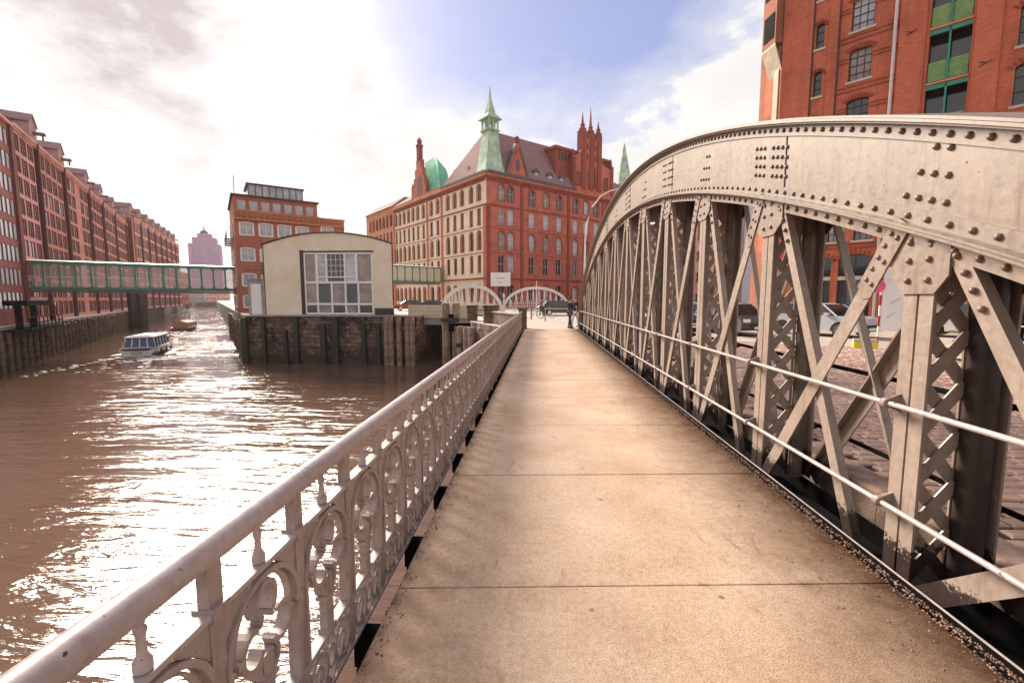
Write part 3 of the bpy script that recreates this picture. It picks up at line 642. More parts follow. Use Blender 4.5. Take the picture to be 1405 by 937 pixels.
make_truss('arched_truss', 'tan arch truss at the far right, beyond the cobbled roadway', (11.4, -12.5, 0), near=False)

# ------------------------------------------------------------------ roadway
m_ = MB(); m_.quad((2.95, -8, -.03), (11.3, -8, -.03), (11.3, 14.2, -.03), (2.95, 24.6, -.03)); m_.box(2.95, 11.2, -8, 13.5, -.9, -.06)
road = struct(m_.build('road', COBB), 'reddish cobbled roadway of the bridge')
m_ = MB(); m_.prism([(2.86, 0, -.5), (2.86, 0, .015), (2.90, 0, .04), (3.14, 0, .04), (3.17, 0, .01), (3.17, 0, -.5)], (0, 24.4, 0))
for k in range(16):
    y0 = -1 + 1.6 * k
    if y0 > 23.2: break
    kb = MB(); kb.prism([(2.86, y0, -.5), (2.86, y0, .012), (2.90, y0, .035), (3.14, y0, .035), (3.17, y0, .005), (3.17, y0, -.5)], (0, 1.592, 0)); kb.build('kerbstone', KERB, road)
sets = []
row = 0; y = 1.2
while y < 16:
    x = 3.19 + (.13 if row % 2 else 0) + random.uniform(-.02, .02)
    while x < 3.19 + min(8, 1.5 + y * .75):
        wd = random.uniform(.20, .29); sets.append((x, y, wd - .024, .125)); x += wd
    y += .151; row += 1
sets.sort(key=lambda s_: math.hypot(s_[0], s_[1]))
vis = [s_ for s_ in sets if (s_[0] / max(.1, s_[1])) < 1.25]
def sett_mesh(m_, x0, y0, wd, dp, z):
    j = [random.uniform(-.008, .008) for _ in range(8)]; c_ = .018
    P = [(x0+j[0], y0+j[1], z-.06), (x0+wd+j[2], y0+j[3], z-.06), (x0+wd+j[4], y0+dp+j[5], z-.06), (x0+j[6], y0+dp+j[7], z-.06)]
    Q = [(px, py, z-.012) for px, py, _ in P]; cx, cy = x0 + wd/2, y0 + dp/2
    T_ = [(px + (c_ if px < cx else -c_), py + (c_ if py < cy else -c_), z) for px, py, _ in P]
    m_.add(P + Q + T_, [(0,1,5,4),(1,2,6,5),(2,3,7,6),(3,0,4,7),(4,5,9,8),(5,6,10,9),(6,7,11,10),(7,4,8,11),(8,9,10,11)])
SM = []
for k in range(10):
    q = MB(); sett_mesh(q, 0, 0, .20 + .01 * k - .024, .125, 0); SM.append(q.mesh('sett', SETT))
for x0, y0, wd, dp in vis[:290]:
    k = max(0, min(9, round((wd + .024 - .20) / .01))); place('sett', SM[k], road, (x0, y0, .002 + random.uniform(-.006, .008)))
q = MB()
for x0, y0, wd, dp in vis[290:]: sett_mesh(q, x0, y0, wd, dp, .002 + random.uniform(-.006, .008))
o = stuff(q.build('setts', SETT, road))
q = MB(); q.quad((3.17, 1.0, -.022), (11.2, 1.0, -.022), (11.2, 14.1, -.022), (3.17, 17, -.022)); q.build('sett_joints', JOINT, road)


# pale air over the water: even, thin haze round everything
m_ = MB(); m_.box(-700, 900, -60, 900, -10, 80); hm = bpy.data.materials.new('haze_air'); hm.use_nodes = True; t = hm.node_tree; t.nodes.clear(); pv = t.nodes.new('ShaderNodeVolumePrincipled'); pv.inputs['Color'].default_value = (0.95, 0.88, 0.86, 1); pv.inputs['Density'].default_value = 0.00016; pv.inputs['Anisotropy'].default_value = 0.3; om = t.nodes.new('ShaderNodeOutputMaterial'); t.links.new(pv.outputs[0], om.inputs['Volume']); hz = m_.build('haze', hm); stuff(hz); sc.cycles.volume_bounces = 0
# ------------------------------------------------------------------ buildings: shared pieces
def holed_wall(m_, x0, x1, z0, z1, holes, dep, mi=0):
    """wall in the plane y=0 (inside = +y) with real openings (xa, xb, za, zb, arch rise)"""
    zs = sorted({z0, z1, *[h_[2] for h_ in holes if z0 < h_[2] < z1], *[h_[3] for h_ in holes if z0 < h_[3] < z1]})
    for za, zb in zip(zs, zs[1:]):
        zm = (za + zb) / 2; x = x0
        for h_ in sorted(k for k in holes if k[2] < zm < k[3]):
            if h_[0] > x: m_.quad((x, 0, za), (h_[0], 0, za), (h_[0], 0, zb), (x, 0, zb), mi)
            x = max(x, h_[1])
        if x < x1: m_.quad((x, 0, za), (x1, 0, za), (x1, 0, zb), (x, 0, zb), mi)
    for xa, xb, za, zb, rise in holes:
        m_.quad((xa, 0, za), (xa, dep, za), (xa, dep, zb), (xa, 0, zb), mi); m_.quad((xb, 0, za), (xb, dep, za), (xb, dep, zb), (xb, 0, zb), mi)
        m_.quad((xa, 0, za), (xb, 0, za), (xb, dep, za), (xa, dep, za), mi); m_.quad((xa, 0, zb), (xb, 0, zb), (xb, dep, zb), (xa, dep, zb), mi)
        if rise:
            xm = (xa + xb) / 2; n_ = 5
            L = [(xm - (xm - xa) * math.cos(k * PI / 2 / n_), zb - rise + rise * math.sin(k * PI / 2 / n_)) for k in range(n_ + 1)]
            for s in (0, 1):
                P = [(x if s == 0 else 2 * xm - x, 0.002, z) for x, z in L] + [((xa if s == 0 else xb), 0.002, zb)]
                m_.prism(P, (0, dep - .004, 0), mi)
def window_mesh(w_, h_, rise, cols, rows, dep, mats, trim=0.0, sill=0.05, fw=.06):
    """mats: frame, glass, trim"""
    m_ = MB(); g = dep - .06
    m_.quad((-w_/2, g + .03, 0), (w_/2, g + .03, 0), (w_/2, g + .03, h_), (-w_/2, g + .03, h_), 1)
    for x in (-w_/2 + fw/2, w_/2 - fw/2): m_.box(x - fw/2, x + fw/2, g - .03, g + .03, 0, h_, 0)
    for z in (fw/2, h_ - fw/2): m_.box(-w_/2 + fw, w_/2 - fw, g - .03, g + .028, z - fw/2, z + fw/2, 0)
    for k in range(1, cols): x = -w_/2 + w_ * k / cols; m_.box(x - fw*.35, x + fw*.35, g - .02, g + .026, fw, h_ - fw, 0)
    for k in range(1, rows): z = h_ * k / rows; m_.box(-w_/2 + fw, w_/2 - fw, g - .018, g + .024, z - fw*.3, z + fw*.3, 0)
    if sill: m_.box(-w_/2 - .08, w_/2 + .08, -.07, .04, -sill, 0.003, 2)
    if trim:
        xs = w_/2; n_ = 6
        A = [(-xs, 0)] + [(-xs * math.cos(k*PI/n_), h_ - rise + rise * math.sin(k*PI/n_)) for k in range(n_ + 1)] + [(xs, 0)]
        B = [(-xs - trim, 0)] + [(-(xs + trim) * math.cos(k*PI/n_), h_ - rise + (rise + trim) * math.sin(k*PI/n_)) for k in range(n_ + 1)] + [(xs + trim, 0)]
        for i in range(len(A) - 1): m_.prism([(A[i][0], -.035, A[i][1]), (A[i+1][0], -.035, A[i+1][1]), (B[i+1][0], -.035, B[i+1][1]), (B[i][0], -.035, B[i][1])], (0, .034, 0), 2)
    return m_.mesh('window', mats)
def face_xf(ox, oy, a): return Matrix.Translation((ox, oy, 0)) @ Matrix.Rotation(a, 4, 'Z')
def facade(root, xf, ang, x0, x1, z0, z1, wins, wallmat, dep=.22, name='wall'):
    """wins: (x centre, z bottom, width, height, rise, window mesh)"""
    m_ = MB(); m_.xf = xf
    holed_wall(m_, x0, x1, z0, z1, [(x - w_/2, x + w_/2, z, z + h_, r_) for x, z, w_, h_, r_, _ in wins], dep)
    o = m_.build(name, wallmat, root)
    for x, z, w_, h_, r_, me in wins:
        if me: place('window', random.choice(me) if isinstance(me, list) else me, root, xf @ Vector((x, 0, z)), ang)
    return o
def strip(root, xf, name, m, x0, x1, z0, z1, proud, back=.02):
    m_ = MB(); m_.xf = xf; m_.box(x0, x1, -proud, back, z0, z1); return m_.build(name, m, root)

# ------------------------------------------------------------------ left bank: office and warehouses
QA = math.atan2(.795, -.607)
I4 = Matrix.Identity(4)
wm_shut = window_mesh(1.75, 1.66, 0, 3, 4, .12, [BR_LD, GL_R, BR_LP], 0, .0, .09)
BR_LQ = brick_mat('coral_brick_piers', (0.70, 0.27, 0.19), (0.62, 0.22, 0.15), (0.6, 0.32, 0.25), streak=0.3)
runsq = runs_on(BR_LQ, .6, (.5, .42, .4))
wm_shut2 = window_mesh(1.75, 1.66, 0, 2, 1, .12, [BR_L, GL_D, BR_LP], 0, .0, .09)
wm_off = window_mesh(1.0, 1.66, 0, 1, 1, .08, [DARKP, GL_O, BR_L], 0, .0, .04)
names = ['nearest red brick warehouse, two windows wide, beside the white-windowed offices',
 'second red brick warehouse along the left quay, four windows wide',
 'third red brick warehouse, with a pale pink pier up its middle',
 'fourth red brick warehouse along the left quay, behind the green footbridge',
 'fifth red brick warehouse along the left quay, above the white launch',
 'sixth red brick warehouse along the left quay',
 'narrow last red brick warehouse of the near row, before the orange end wall']
bays = [(4.6, 11.6, 3), (13.2, 23.2, 4), (25.0, 38.4, 5), (40.2, 50.0, 4), (51.8, 63.0, 4), (64.8, 77.5, 5), (79.3, 86.0, 2)]
def warehouse(origin, ang, W, n_, lab, ztop=20.0, zb=-.95, hoist=True, light_mid=False, grp='red brick warehouses along the left quay', rows=9, mwall=BR_LP, recess=1.7):
    r_ = thing('warehouse', lab, 'warehouse', (origin[0], origin[1], zb), ang, grp)
    H = ztop - zb; fl = (H - 1.0) / rows; wn = []
    for k in range(rows):
        for c_ in range(n_):
            if light_mid and c_ == n_ // 2: continue
            wn.append(((c_ + .5) * W / n_, .55 + k * fl, W / n_ * .84, 1.78 * fl / 2.2, 0, None))
    facade(r_, I4, 0, 0, W, 0, H, wn, mwall, .12)
    for x, z, w_, h_, _, _ in wn: place('window', wm_shut if random.random() < .8 else wm_shut2, r_, (x, 0, z), 0, scale=(w_ / 1.75, 1, h_ / 1.66))
    m_ = MB(); m_.box(-.1, W + .1, -.25, .1, H - .35, H - .02); m_.box(-.1, W + .1, -.12, .1, H - .62, H - .35); m_.build('cornice', BR_LP, r_)
    m_ = MB(); m_.box(0, W, .31, 14, 0, H - .05); m_.box(-recess, 0, 1.0, 14, 0, H - .05); m_.build('inner_walls', BR_L, r_)
    # dark recess with downpipes to the left of the bay
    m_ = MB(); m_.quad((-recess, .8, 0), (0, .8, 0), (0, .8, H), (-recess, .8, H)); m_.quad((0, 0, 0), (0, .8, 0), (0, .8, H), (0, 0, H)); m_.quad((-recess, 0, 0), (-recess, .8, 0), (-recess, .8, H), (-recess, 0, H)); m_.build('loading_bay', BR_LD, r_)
    for k in range(rows): m_ = MB(); m_.box(-recess + .35, -.35, .70, .79, .5 + k * fl, 2.2 + k * fl); m_.build('loading_hatch', DARKP, r_)
    m_ = MB(); m_.tube([(-.12, -.1, 0), (-.12, -.1, H)], .07, 6); m_.build('downpipe', DSLATE, r_)
    m_ = MB(); m_.prism([(-recess, .3, H), (-recess, 14, H), (-recess, 12, H + 2.2), (-recess, 2.2, H + 2.2)], (W + recess, 0, 0)); m_.build('roof', SLATE, r_)
    if hoist:
        m_ = MB(); m_.prism([(-recess - .5, 0, H - .6), (.4, 0, H - .6), (.4, 0, H + 1.9), (-recess/2, 0, H + 2.9), (-recess - .5, 0, H + 1.9)], (0, 5, 0)); g_ = m_.build('hoist_gable', GABL, r_)
        m_ = MB(); m_.prism([(-recess - .7, -.1, H + 1.9), (-recess/2, -.1, H + 3.0), (.6, -.1, H + 1.9), (.6, -.1, H + 2.05), (-recess/2, -.1, H + 3.2), (-recess - .7, -.1, H + 2.05)], (0, 5.5, 0)); m_.build('gable_roof', SLATE, g_)
        m_ = MB(); m_.box(-recess/2 - .35, -recess/2 + .35, -1.0, .2, H + .9, H + 1.15); m_.box(-recess/2 - .08, -recess/2 + .08, -.85, -.7, H + .3, H + .9); m_.build('hoist_hood', SLATE, g_)
    return r_
for (t0, t1, n_), lab in zip(bays, names): warehouse(lq(t0, -1.5), QA, t1 - t0, n_, lab, mwall=random.choice((BR_LP, BR_LQ)), light_mid=lab.startswith('third'), hoist=t0 > 5, recess=1.7 if t0 > 5 else .02)
# white-windowed office at the left frame edge
of = thing('office_building', 'red brick office with rows of white windows at the left frame edge', 'building', (*lq(-16, -1.5), -.95), QA)
wn = []; H = 20.6
for k in range(8):
    for c_ in range(17): wn.append((.75 + c_ * 1.14, 1.6 + k * 2.35, 1.0, 1.66, 0, wm_off))
facade(of, I4, 0, 0, 20.5, 0, H, wn, BR_L, .08)
m_ = MB(); m_.box(0, 20.5, .17, 14, 0, H - .05); m_.build('inner_walls', BR_L, of)
m_ = MB(); m_.box(-.1, 20.4, -.3, .1, H - .3, H); m_.build('cornice', BR_LP, of)
m_ = MB(); m_.prism([(0, .3, H), (0, 14, H), (0, 12, H + .5), (0, 4.5, H + .5)], (20.5, 0, 0)); m_.build('roof', SLATE, of)
m_ = MB(); m_.box(19.6, 20.49, -.22, .02, 0, H - .31); m_.build('corner_pier', BR_LD, of)
# second row of warehouses, its end wall orange, running on towards the canal's bend
S0 = Vector((-96.0, 115.0)) ; 
def ray(u, D):       # ground point of a bearing (pixel column at 1405 wide) at a depth
    x = (u - 702.5) / 610; c_, s_ = math.cos(R(3.5)), math.sin(R(3.5)); return Vector((x * D * c_ - D * s_, D * c_ + x * D * s_))
A0, A1 = ray(191, 112), ray(252, 172); dv = (A1 - A0); Ltot = dv.length; dv.normalize(); SA = math.atan2(dv.y, dv.x)
nb = 8; bw = Ltot / nb
for k in range(nb):
    warehouse(A0 + dv * (bw * k + 1.6), SA, bw - 1.6, 3, 'narrow brick warehouse of the farther left row, %s from its orange end wall' % ['first', 'second', 'third', 'fourth', 'fifth', 'sixth', 'seventh', 'last and farthest'][k],
        ztop=22, hoist=True, grp='farther row of warehouses', rows=7, recess=1.6)
en = thing('end_house', 'orange brick gable end closing the farther row of warehouses', 'building', (*A0, -.95), SA - PI/2)
m_ = MB(); m_.box(-12.0, -.02, .1, 3, 0, 22.9); m_.build('end_wall', BR_RL, en)
m_ = MB(); m_.box(-12.1, .08, 0, 3.1, 22.9, 23.3); m_.build('coping', BR_LD, en)
for z in (4, 8, 12, 16, 19): m_ = MB(); m_.box(-6, -4.6, .06, .2, z, z + 1.6); m_.build('window', GL_D, en)
# the far end of the canal
for i, (u0, u1, D, hgt, mt, lab) in enumerate([(238, 262, 200, 15, BR_L, 'low brick building with a round roof left of the far tower'), (262, 284, 300, 9, GREYC, 'low grey far building under the tower'), (284, 318, 340, 10, BR_LP, 'low pinkish far building beside the brick office')]):
    a_, b_ = ray(u0, D), ray(u1, D + 30); dd = b_ - a_
    r_ = thing('far_building', lab, 'building', (*a_, -.95), math.atan2(dd.y, dd.x)); W = dd.length
    wn_me = window_mesh(1.6, 1.8, 0, 1, 1, .2, [GREYC, GL_D, STONE], 0, 0, .1)
    wn = [(2 + c_ * 3, 2 + k * 3.2, 1.6, 1.8, 0, wn_me) for c_ in range(int(W / 3) - 1) for k in range(int(hgt / 3.4))]
    facade(r_, I4, 0, 0, W, 0, hgt, wn, mt, .2); m_ = MB(); m_.box(0, W, .21, 12, 0, hgt); m_.build('inner_walls', mt, r_); m_ = MB(); m_.box(-.2, W + .2, -.2, 12.2, hgt, hgt + .5); m_.build('roof', ROOFG, r_)
MAUVE = mat('mauve_haze_cladding', (0.36, 0.19, 0.30), 0.6, var=0.12, vscale=.1); MAUVE_D = mat('mauve_haze_glazing', (0.28, 0.20, 0.33), 0.3, var=.2, vscale=.1)  # distance haze put into both mauve tower colours
tp = ray(265, 420); tw = thing('tower_block', 'tall mauve tower block fading in the distance at the canal end', 'tower', (*tp, -.95), R(31))
m_ = MB(); m_.box(0, 25, 0, 18, 0, 54); m_.box(3, 22, 2, 16, 54, 60); m_.box(7, 18, 4, 14, 60, 64); m_.box(0, 3, -1, 17, 0, 52); m_.build('wall', MAUVE, tw)
for k in range(15): m_ = MB(); m_.box(4, 24.5, -.12, .1, 3 + k * 3.4, 4.9 + k * 3.4); m_.build('window_band', MAUVE_D, tw)
m_ = MB(); m_.lathe([(3, 64), (3, 66.5), (.4, 68.5), (.25, 72)], (12, 9, 0), 8); m_.box(9, 15, 7, 11, 64, 66); m_.build('crown', DSLATE, tw)

# quay piles along the left bank
pile_me = MB().lathe([(.2, -2.2), (.2, 2.9), (.17, 3.25), (.05, 3.3)], n=8).mesh('pile', WOOD, True)
for k in range(70):
    t_ = -14 + k * 1.75 + random.uniform(-.25, .25)
    if t_ > 110: break
    p = lq(t_, .28)
    tag(place('fender_pile', pile_me, None, (p.x, p.y, WZ + random.uniform(-.15, .35)), random.random() * 6), 'dark wet timber fender pile standing against the left quay wall', 'pile', 'fender piles along the left quay')
m_ = MB(); m_.bar((*lq(-14, .02), -.86), (*lq(120, .02), -.86), .5, .28, (.795, .607, 0)); tag(m_.build('quay_coping', GREYC), 'grey coping beam along the top of the left quay', 'coping')
pier_ = thing('bridge_pylon', 'dark steel pylon rising from the water under the green footbridge', 'pylon', (*ray(191, 92), WZ - 1))
m_ = MB(); m_.box(-1.5, -.8, -.8, .8, 0, 9.3); m_.build('column', DARKP, pier_); m_ = MB(); m_.box(.5, 1.2, -.8, .8, 0, 9.3); m_.build('column', DARKP, pier_); m_ = MB(); m_.box(-2, 1.6, -.9, .9, 8.6, 9.4); m_.box(-.8, .5, -.2, .2, 4, 4.4); m_.build('crossbeam', DARKP, pier_)
gw = thing('landing_stage', 'dark iron landing with handrail in front of the leftmost offices', 'landing', (*lq(-5, .2), -.95), QA)
m_ = MB(); m_.box(-4, 6, -1.6, 0, -.25, -.05); m_.build('deck', BLACK, gw); m_ = MB(); m_.box(-4, 2.5, -1.5, 0, 2.0, 2.45); m_.box(1.0, 1.4, -.8, -.4, -.05, 2.0); m_.box(-3, -2.6, -.8, -.4, -.05, 2.0); m_.build('canopy', BLACK, gw)
m_ = MB(); m_.tube([(-4, -1.55, .95), (6, -1.55, .95)], .05, 6); m_.tube([(-4, -1.55, .5), (6, -1.55, .5)], .04, 6)
for k in range(9): m_.tube([(-4 + k * 1.25, -1.55, -.05), (-4 + k * 1.25, -1.55, .95)], .04, 6)
m_.build('handrail', BLACK, gw)

# ------------------------------------------------------------------ green glazed footbridge over the canal
sb0 = lq(4.4, -1.4); BL = 19.2; SBA = math.atan2(.607, .795)
def skybridge(lab, loc, ang, L, n_, z0, z1, wd, pg):
    r_ = thing('glazed_footbridge', lab, 'footbridge', (loc[0], loc[1], z0), ang); h_ = z1 - z0
    m_ = MB(); m_.box(0, L, -.04, .22, 0, .20); m_.box(0, L, wd - .22, wd + .04, 0, .20); m_.build('bottom_chord', GREENP, r_)
    m_ = MB(); m_.box(0, L, -.04, .22, h_ - .22, h_ - .02); m_.box(0, L, wd - .22, wd + .04, h_ - .22, h_ - .02); m_.build('top_chord', GREENP, r_)
    m_ = MB(); m_.prism([(0, -.15, h_ - .018), (0, wd + .15, h_ - .018), (0, wd/2, h_ + .16)], (L, 0, 0)); m_.build('roof', WHITE, r_)
    m_ = MB(); m_.box(0, L, .1, wd - .1, -.12, -.005); m_.tube([(0, .5, -.3), (L, .5, -.3)], .12, 6); m_.tube([(0, wd - .5, -.3), (L, wd - .5, -.3)], .10, 6); m_.build('floor', mat('violet_grey_soffit', (.22, .17, .22), .6), r_)
    pw = L / n_
    post_ = MB(); post_.box(-.08, .08, -.03, .12, .2, h_ - .22)
    for s in (-1, 1):
        for zz, sg in ((.2, 1), (h_ - .22, -1)): post_.prism([(s*.08, 0, zz), (s*.28, 0, zz), (s*.08, 0, zz + sg*.2)], (0, .10, 0))
    post_ = post_.mesh('upright', GREENP); pane = MB().box(-pw/2 + .1, pw/2 - .1, .07, .09, .2, h_ - .22).mesh('pane', pg)
    rail_ = MB().box(-pw/2 + .1, pw/2 - .1, .03, .06, h_ * .42, h_ * .42 + .05).mesh('glazing_bar', WHITE)
    for k in range(n_ + 1):
        place('upright', post_, r_, (k * pw, 0, 0)); place('upright', post_, r_, (k * pw, wd, 0), PI)
        if k < n_:
            place('pane', pane, r_, ((k + .5) * pw, 0, 0)); place('pane', pane, r_, ((k + .5) * pw, wd, 0), PI); place('glazing_bar', rail_, r_, ((k + .5) * pw, 0, 0))
    return r_
skybridge('long green glazed footbridge crossing the canal to the brick office', sb0, SBA, BL, 15, 2.75, 5.75, 2.4, GL_K)
GL_C = mat('cream_panel_glass', (0.62, 0.56, 0.42), .4, var=.15)
pb = ray(606, 91.5); qb = ray(536, 84); dd = pb - qb
skybridge('short green and cream glazed footbridge between yellow house and corner building', qb, math.atan2(dd.y, dd.x), dd.length, 7, 4.9, 8.0, 2.4, GL_C)

# ------------------------------------------------------------------ brick office across the canal
bo = thing('brick_office', 'brown-red brick office with glazed penthouse behind the yellow house', 'building', (-36.25, 51.8, -.02), SBA)
bo['group'] = 'city buildings'
del bo['group']
sq = window_mesh(1.35, 1.45, 0, 2, 1, .2, [WHITE, GL_P, WHITE], .12, .06, .09)
wn = [(1.25 + 2.05 * c_, z, 1.35, 1.45, 0, sq) for c_ in range(4) for z in (9.3, 6.25, 3.2, .6)]
facade(bo, I4, 0, 0, 9.4, 0, 12.0, wn, BR_M, .2)
wn = [(10.4 + 1.7 * c_, z, 1.35, 1.45, 0, sq) for c_ in range(1) for z in (9.6, 6.25, 3.2, .6)]
facade(bo, I4, 0, 9.4, 12.6, 0, 12.0, wn, BR_M, .2)
m_ = MB(); m_.box(.02, 12.6, .21, 14, 0, 11.98); m_.build('inner_walls', BR_M, bo)
m_ = MB(); m_.box(-.05, 12.7, -.08, .1, 12.0, 12.18); m_.box(9.4, 12.7, -.05, 14, 12.0, 12.15); m_.build('string_course', BR_RL, bo)
lw = window_mesh(1.0, 1.3, 0, 1, 1, .15, [BR_RL, GL_P, BR_RL], 0, 0, .07)
wn = [(.9 + 1.27 * c_, 12.35, 1.0, 1.2, 0, lw) for c_ in range(7)]
fx = face_xf(0, .6, 0); facade(bo, fx, 0, 0, 9.4, 12.18, 14.0, wn, BR_M, .15, 'upper_wall')
m_ = MB(); m_.box(0, 9.4, .8, 12, 12.1, 13.98); m_.build('upper_inner_walls', BR_M, bo); m_ = MB(); m_.box(-.2, 9.6, .3, 12.2, 14.0, 14.16); m_.build('roof', ROOFG, bo)
bl = MB(); bl.box(0, 12.6, -.3, -.26, 11.2, 11.26)
bl.tube([(0, -.28, 12.2), (9.5, -.28, 12.2)], .04, 6); bl.tube([(0, -.28, 11.75), (12.5, -.28, 11.75)], .03, 6)
for k in range(16): bl.tube([(.1 + k * .62, -.28, 11.2), (.1 + k * .62, -.28, 12.2)], .03, 5)
bl.box(0, 12.6, -.32, 0, 11.12, 11.2); bl.build('balcony', BR_RL, bo)
m_ = MB(); m_.box(1.7, 7.8, 1.2, 6, 14.16, 15.6); m_.build('penthouse', GL_P, bo)
m_ = MB(); m_.box(1.5, 8.0, 1.0, 6.2, 15.6, 15.75); 
for k in range(9): m_.box(1.68 + k * .76, 1.76 + k * .76, 1.12, 1.2, 14.16, 15.6)
m_.build('penthouse_frame', DARKP, bo)
fx = face_xf(0, 14, -PI/2)    # canal side
wn = [(1.6 + 2.4 * c_, z, 1.35, 1.45, 0, sq) for c_ in range(5) for z in (9.6, 6.25, 3.2, .6)]
facade(bo, fx, -PI/2, 0, 14, 0, 12.0, wn, BR_M, .2)
for k in range(4):
    m_ = MB(); m_.box(-.8, 0, 2 + k * 2.6, 3.2 + k * 2.6, 8.9 , 9.0); m_.box(-.8, -.75, 2 + k * 2.6, 3.2 + k * 2.6, 9.0, 9.9); m_.build('canal_balcony', DARKP, bo)
m_ = MB(); m_.tube([(.2, .3, 14), (.2, .3, 16.2)], .04, 5); m_.build('aerial', DARKP, bo)

# ------------------------------------------------------------------ yellow house on the pier head
yh = thing('yellow_house', 'pale yellow house with curved roof and big white gridded window on the pier', 'building', (-26.35, 41.6, .1))
Wy, SH, DY = 12.45, -.45, 9.0      # width, side slant, depth
top = [(Wy * k / 16, 6.75 + 1.08 * (1 - ((k - 8) / 8) ** 2)) for k in range(17)]
m_ = MB(); wx0, wx1, wz0, wz1 = 3.55, 10.6, .05, 5.95
holed_wall(m_, 0, Wy, 0, 6.3, [(wx0, wx1, wz0, wz1, 0)], .5)
m_.poly([(Wy, 0, 6.3), *[(x, 0, z - .1) for x, z in top[::-1]], (0, 0, 6.3)])
sx = SH * DY
m_.quad((0, 0, 0), (sx, DY, 0), (sx, DY, 6.65), (0, 0, 6.65)); m_.quad((Wy, 0, 0), (Wy + sx, DY, 0), (Wy + sx, DY, 6.65), (Wy, 0, 6.65)); m_.quad((sx, DY, 0), (Wy + sx, DY, 0), (Wy + sx, DY, 6.65), (sx, DY, 6.65))
m_.build('wall', CREAM, yh)
m_ = MB(); P = [(x * (Wy + .5) / Wy - .25, -.18, z - .06) for x, z in top]; m_.prism(P + [(x, y, z + .07) for x, y, z in P[::-1]], (sx * 1.04, DY * 1.04, 0)); m_.build('roof', mat('brown_roof_sheet', (.20, .13, .09), .7, var=.3), yh)
m_ = MB(); m_.box(wx0, wx0 + .35, -.03, .06, wz0, wz1 + .2); m_.box(wx0, wx1 + .1, -.06, .05, wz1 - .02, wz1 + .12); m_.build('window_surround', DARKP, yh)
wf = MB(); xs = [wx0 + .4, wx0 + 1.6, wx0 + 3.0, wx0 + 4.35, wx0 + 5.6, wx1 - .06]; zs = [.12, 1.05, 3.1, 5.85]; xu = [xs[0], xs[1], wx0 + 2.55, wx0 + 4.35, xs[4] - .15, xs[5]]
for x in xs: wf.box(x - .09, x + .09, .02, .16, zs[0], zs[2])
for i, x in enumerate(xu): wf.box(x - (.13 if i in (1, 4) else .09), x + (.13 if i in (1, 4) else .09), .02, .16, zs[2], zs[3])
for z in zs: wf.box(xs[0], xs[-1], .0, .158, z - .1, z + .1)
wf.box(xu[1], xu[4], .03, .15, 3.55, 3.66)
w_o = wf.build('window', WHITE, yh)
fn = MB()
for k in range(1, 4): fn.box(xu[2] + k * .45 - .02, xu[2] + k * .45 + .02, .08, .12, 3.6, 5.8)
for k in range(1, 4): fn.box(xu[1], xu[4], .08, .118, 3.6 + k * .55 - .02, 3.6 + k * .55 + .02)
fn.build('glazing_bars', WHITE, w_o)
for i in range(5):
    for j in range(2): MB().box(xs[i] + .09, xs[i+1] - .09, .11, .13, zs[j] + .1, zs[j+1] - .1).build('pane', GL_W if (i + j) % 2 else GL_D, w_o)
    MB().box(xu[i] + .1, xu[i+1] - .1, .12, .14, zs[2] + .1, zs[3] - .1).build('pane', GL_P if i in (1, 3) else GL_W if i in (0, 4) else GL_D, w_o)
m_ = MB(); m_.tube([(-.06, .05, 0), (-.06, .05, 6.6)], .05, 6); m_.build('downpipe', ROOFG, yh); m_ = MB(); m_.tube([(Wy + .06, .05, 0), (Wy + .06, .05, 6.6)], .05, 6); m_.build('downpipe', ROOFG, yh)
gb = thing('pump_house', 'low grey concrete block house with white door left of the yellow house', 'building', (-28.2, 41.7, -.02))
m_ = MB(); m_.box(0, 1.85, 0, 2.6, 0, 3.5); m_.box(-.1, 1.95, -.1, 2.7, 3.5, 3.62); m_.build('wall', GREYC, gb); m_ = MB(); m_.box(.35, 1.35, -.06, .0, .15, 3.1); m_.build('door', WHITE, gb)
m_ = MB(); m_.tube([(0, -.05, 3.62), (0, -.05, 4.4), (1.9, -.05, 4.4), (1.9, -.05, 3.62)], .03, 5); m_.build('handrail', DARKP, gb)
LEAF = mat('autumn_leaves', (.30, .14, .03), .7, var=.5, vscale=8); 
pl = thing('potted_shrub', 'orange-brown shrub in a pot on the grey block house roof', 'plant', (-26.9, 42.6, 3.62))
MB().lathe([(.2, 0), (.28, .45), (.3, .5)], n=10).build('pot', mat('terracotta', (.35, .12, .06)), pl)
m_ = MB()
for k in range(260):
    v = Vector((random.gauss(0, .28), random.gauss(0, .28), .95 + random.gauss(0, .27))); a_ = Vector((random.uniform(-1, 1), random.uniform(-1, 1), random.uniform(-1, 1))).normalized() * .09; b_ = a_.cross(Vector((0, .3, 1))).normalized() * .06
    m_.poly([v - a_, v + b_, v + a_, v - b_])
m_.build('foliage', LEAF, pl)
